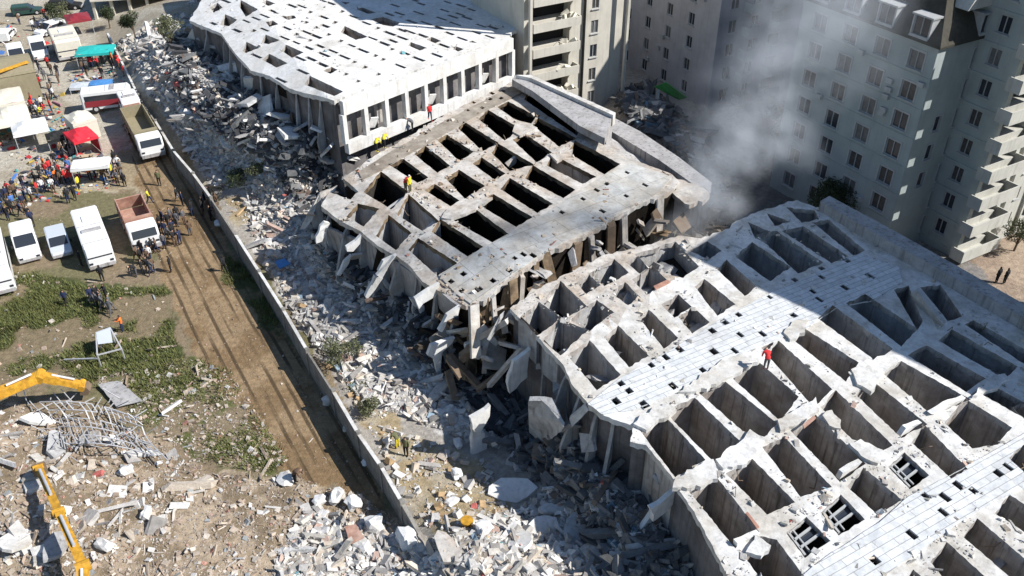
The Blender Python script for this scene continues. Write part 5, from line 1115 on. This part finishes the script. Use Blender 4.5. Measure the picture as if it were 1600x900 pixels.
SK = cl('skin', (.50, .30, .21)); HR = cl('dark_hair', (.025, .02, .018)); HAT = {'red': CL['red'], 'yellow': CL['yellow'], 'white': CL['white']}
def person(p, top, bot, pose, rz, label, group=None, hat=None, sc=1.):
    o = bpy.data.objects.new('person', PM[pose]); C.objects.link(o); o.location = p; o.rotation_euler = (0, 0, rz); s = sc*random.uniform(.95, 1.05); o.scale = (s, s, s)
    for i, m in enumerate((CL[top], CL[bot], SK, HAT[hat] if hat else HR)): o.material_slots[i].link = 'OBJECT'; o.material_slots[i].material = m
    return tag(o, label, 'person', group)
rp = random.Random(11); USED = set()
def crowd(poly, n, where, tops, group, bots=('black', 'navy', 'grey', 'brown'), mind=6, zb=None):
    x0, x1 = min(p[0] for p in poly), max(p[0] for p in poly); y0, y1 = min(p[1] for p in poly), max(p[1] for p in poly); pts = []; tries = 0
    while len(pts) < n and tries < 8000:
        tries += 1
        x, y = rp.uniform(x0, x1), rp.uniform(y0, y1)
        if not inpoly(np.array([x]), np.array([y]), poly)[0] or any(math.hypot(x-a, (y-b)*1.6) < mind for a, b in pts): continue
        pts.append((x, y)); ty, tx = (y-y0)/(y1-y0+1e-6), (x-x0)/(x1-x0+1e-6)
        pos = ('far', 'middle', 'near')[min(2, int(ty*3))]+' '+('left', 'centre', 'right')[min(2, int(tx*3))]
        for _ in range(40):
            tp = rp.choice(tops); bt = rp.choice(bots); ps = rp.choice(('stand', 'stand', 'walk', 'reach'))
            lb = f"{dict(stand='standing', walk='striding', reach='reaching')[ps]} person, {tp} top, {bt} trousers, {pos}, {where}"
            if lb not in USED: break
        USED.add(lb)
        person(G(x, y), tp, bt, ps, rp.uniform(0, 6.28), lb, group)
DK = ('black', 'black', 'navy', 'grey', 'brown', 'black')
crowd([(-5,330),(20,300),(60,285),(110,268),(118,290),(60,312),(30,345),(10,352)], 34, 'in the onlooker line at left', DK+DK+('red', 'orange', 'white', 'blue'), 'onlookers lined up at left')
crowd([(50,265),(105,250),(128,270),(118,292),(60,300)], 18, 'in the crowd left of the awning', DK+('red', 'red', 'orange', 'white', 'pink', 'blue'), 'bright crowd left of the awning')
crowd([(135,270),(185,255),(196,285),(180,296),(140,285)], 16, 'below the white awning', DK+('orange', 'orange', 'red', 'white', 'yellow'), 'people around the awning')
crowd([(238,362),(262,345),(300,345),(310,375),(262,392),(235,400)], 20, 'right of the tipper cab', DK, 'group beside the tipper cab')
crowd([(212,395),(240,395),(242,432),(222,436)], 9, 'just below the tipper cab', DK+('white', 'pink'), 'cluster below the tipper cab')
crowd([(300,312),(335,308),(352,345),(330,352),(300,345)], 13, 'beside the garden wall', DK, 'people by the garden wall')
crowd([(122,92),(150,90),(185,98),(195,120),(150,125),(122,118)], 18, 'before the turquoise shelter', DK+('red', 'red', 'red', 'orange', 'blue'), 'crowd before the turquoise shelter', mind=4)
crowd([(20,140),(90,150),(92,190),(40,185)], 14, 'below the olive shelter', DK+('yellow', 'white', 'red'), 'people among the tents', mind=5)
crowd([(40,100),(90,100),(100,140),(60,145)], 12, 'near the parked vans', DK+('red', 'red', 'white'), 'people near the vans', mind=5)
crowd([(95,225),(120,210),(125,250),(95,250)], 8, 'beside the red tent', DK, 'people beside the red tent', mind=5)
crowd([(145,470),(170,462),(178,495),(150,500)], 8, 'in the huddle on grass', DK+('white',), 'huddle on the grass')
crowd([(165,90),(260,70),(300,90),(200,120)], 0, '', DK, '')
crowd([(20,25),(110,28),(100,60),(20,60)], 12, 'at the top left among cars', DK+('red', 'white'), 'people at the top left', mind=4)
solo = [(128,416,'black','black','stand','standing alone below the bus'),(142,408,'black','brown','walk','walking just below the bus front'),(161,440,'black','black','stand','standing on the pale gravel patch'),(105,478,'navy','black','walk','at the left end of the dark shadow on the grass'),
 (278,315,'black','grey','walk','walking on the dirt left of the garden wall'),(286,322,'navy','black','stand','near the wall on bare dirt, right of another walker'),(278,345,'black','navy','stand','alone on the dirt above the large group'),(234,318,'yellow','navy','walk','in a yellow vest right of the rusty tipper body'),
 (268,425,'black','black','stand','at the top of the tyre tracks'),(125,298,'yellow','black','stand','in a yellow vest behind the bus'),(108,318,'black','navy','stand','at the rear left of the bus'),(118,312,'black','black','walk','walking behind the bus'),(47,345,'black','black','stand','behind the minivan'),(52,352,'navy','black','walk','stepping between minivan and hatchback'),
 (196,292,'black','black','stand','behind the rusty tipper body'),(352,425,'black','black','walk','in the shade of the garden wall'),(214,432,'black','grey','bend','bending left of the cluster below the tipper'),(250,290,'olive','black','stand','right of the rusty tipper tail'),(462,755,'brown','black','bend','bending over the domed concrete piece'),(622,700,'olive','yellow','bend','bending in the rubble at the tan strip'),
 (635,712,'olive','black','stand','standing in olive clothes at the tan strip'),(193,518,'orange','navy','reach','in orange working at the bent steel frame')]
for x, y, a, b, ps, wh in solo: person(G(x, y), a, b, ps, rp.uniform(0, 6.28), f'person {wh}' if 'yellow vest' in wh or 'orange' in wh or 'olive' in wh else f'person in {a} {wh}')
up = [(672,188,8.1,'red','navy','walk','red','in red crossing the scorched strip below the arcade'),(588,238,8.1,'yellow','black','bend','yellow','in yellow crouching at the left end of the scorched strip'),(600,232,8.1,'yellow','black','bend','yellow','in yellow right of another rescuer on the scorched strip'),
      (634,300,7.8,'red','olive','bend','red','in red on the burnt grid crossing'),(641,303,7.8,'yellow','olive','stand','white','in yellow on the burnt grid crossing'),(1196,578,8.3,'red','grey','bend','red','in red at a room edge of the near block'),(645,205,8.1,'grey','black','bend',None,'in grey on the scorched strip left of the red rescuer')]
for x, y, z, a, b, ps, ht_, wh in up: person(at(x, y, z), a, b, ps, rp.uniform(0, 6.28), 'rescuer '+wh, hat=ht_)
for x, y, lb in [(1556,442,'left one of two people on the sunlit ground at right'),(1568,444,'right one of two people on the sunlit ground at right')]: person(G(x, y), 'black', 'black', 'stand', 2., lb)

# ---------------------------------------------------------------- smoke rising from the gap
t = 'painted_strip'
slab4(t, [(1164,801,8.3),(1168,799,8.3),(1187,823,8.3),(1183,826,8.3)], .1, M['rust'], blkC); slab4(t, [(1253,664,8.5),(1273,648,8.5),(1276,652,8.5),(1256,669,8.5)], .1, M['rust'], blkC); slab4(t, [(1020,447,8.2),(1044,436,8.2),(1048,440,8.2),(1024,452,8.2)], .1, M['rust'], blkC)
def inholes(hs): return lambda x, y: ~np.any([inpoly(x, y, grow(h[0], 1.15)) for h in hs], axis=0)
for (ol, hs, z, n, pal, lb, sd) in [(oC, hC, 8.02, 2600, PALW, 'crumbs of plaster and concrete lying on the near block', 21), (oB, hB, 8.02, 1300, PALB, 'scorched crumbs lying on the burnt block', 22), (oA, hA, 12.02, 350, PALW, 'white crumbs lying on the far block', 23)]:
    zf = {21: lambda x, y: x*0+8.02, 22: lambda x, y: np.array([zBn(a, b)+.03 for a, b in zip(x, y)]), 23: lambda x, y: np.array([zA(a, b)+.03 for a, b in zip(x, y)])}[sd]
    scatter('rubble', [([p for p in ol], 1)], n, .05, .42, pal, zf=zf, seed=sd, label=lb, mask=inholes(hs), sink=-.05)
def smoke():
    b = at(1078, 375, 3); top = at(1262, 20, 27)
    me = MB().box((0, 0, 0), (1, 1, 1)).mesh('smoke'); z0, z1 = 3., 30.
    z1 = 36.; x0, x1 = b.x-9, top.x+13; y0, y1 = min(b.y, top.y)-10, max(b.y, top.y)+8
    m = bpy.data.materials.new('smoke'); m.use_nodes = True; N = m.node_tree.nodes; L = m.node_tree.links; N.remove(N['Principled BSDF'])
    v = N.new('ShaderNodeVolumePrincipled'); v.inputs['Color'].default_value = (.90, .94, 1, 1); v.inputs['Anisotropy'].default_value = .1; L.new(v.outputs[0], N['Material Output'].inputs['Volume'])
    g = N.new('ShaderNodeNewGeometry'); sx = N.new('ShaderNodeSeparateXYZ'); L.new(g.outputs['Position'], sx.inputs[0])
    def mt(op, a, b=None, c=None):
        n = N.new('ShaderNodeMath'); n.operation = op
        for i, s in enumerate((a, b, c)):
            if s is None: continue
            if isinstance(s, (int, float)): n.inputs[i].default_value = s
            else: L.new(s, n.inputs[i])
        return n.outputs[0]
    t = mt('DIVIDE', mt('SUBTRACT', sx.outputs[2], b.z), top.z-b.z)
    nz = N.new('ShaderNodeTexNoise'); nz.inputs['Scale'].default_value = .28; nz.inputs['Detail'].default_value = 5; nz.inputs['Roughness'].default_value = .6; L.new(g.outputs['Position'], nz.inputs['Vector'])
    n2 = N.new('ShaderNodeTexNoise'); n2.inputs['Scale'].default_value = .12; n2.inputs['Detail'].default_value = 2; L.new(g.outputs['Position'], n2.inputs['Vector'])
    wob = mt('MULTIPLY', mt('SUBTRACT', n2.outputs[0], .5), 12.)
    cx = mt('ADD', mt('MULTIPLY_ADD', t, top.x-b.x, b.x), wob); cy = mt('MULTIPLY_ADD', t, top.y-b.y, b.y)
    dx = mt('SUBTRACT', sx.outputs[0], cx); dy = mt('SUBTRACT', sx.outputs[1], cy)
    r = mt('MULTIPLY_ADD', t, 2.6, 4.8)
    d = mt('DIVIDE', mt('SQRT', mt('ADD', mt('MULTIPLY', dx, dx), mt('MULTIPLY', dy, dy))), r)
    fall = mt('SUBTRACT', 1., d); mr = N.new('ShaderNodeMapRange'); mr.interpolation_type = 'SMOOTHSTEP'; mr.inputs[1].default_value = 0; mr.inputs[2].default_value = .9; L.new(fall, mr.inputs[0])
    fd = N.new('ShaderNodeMapRange'); fd.inputs[1].default_value = .45; fd.inputs[2].default_value = 1.4; fd.inputs[3].default_value = 1; fd.inputs[4].default_value = .4; L.new(t, fd.inputs[0])
    nn = N.new('ShaderNodeMapRange'); nn.inputs[1].default_value = .45; nn.inputs[2].default_value = .63; L.new(nz.outputs[0], nn.inputs[0])
    L.new(mt('MULTIPLY', mt('MULTIPLY', mt('MULTIPLY', mr.outputs[0], nn.outputs[0]), fd.outputs[0]), .22), v.inputs['Density'])
    o = link('smoke', me, m); o.location = ((x0+x1)/2, (y0+y1)/2, (z0+z1)/2); o.scale = (x1-x0, y1-y0, z1-z0); tag(o, 'pale smoke plume rising from the gap between the burnt and near blocks', 'smoke', kind='stuff')
smoke()
print('objects', len(bpy.data.objects))
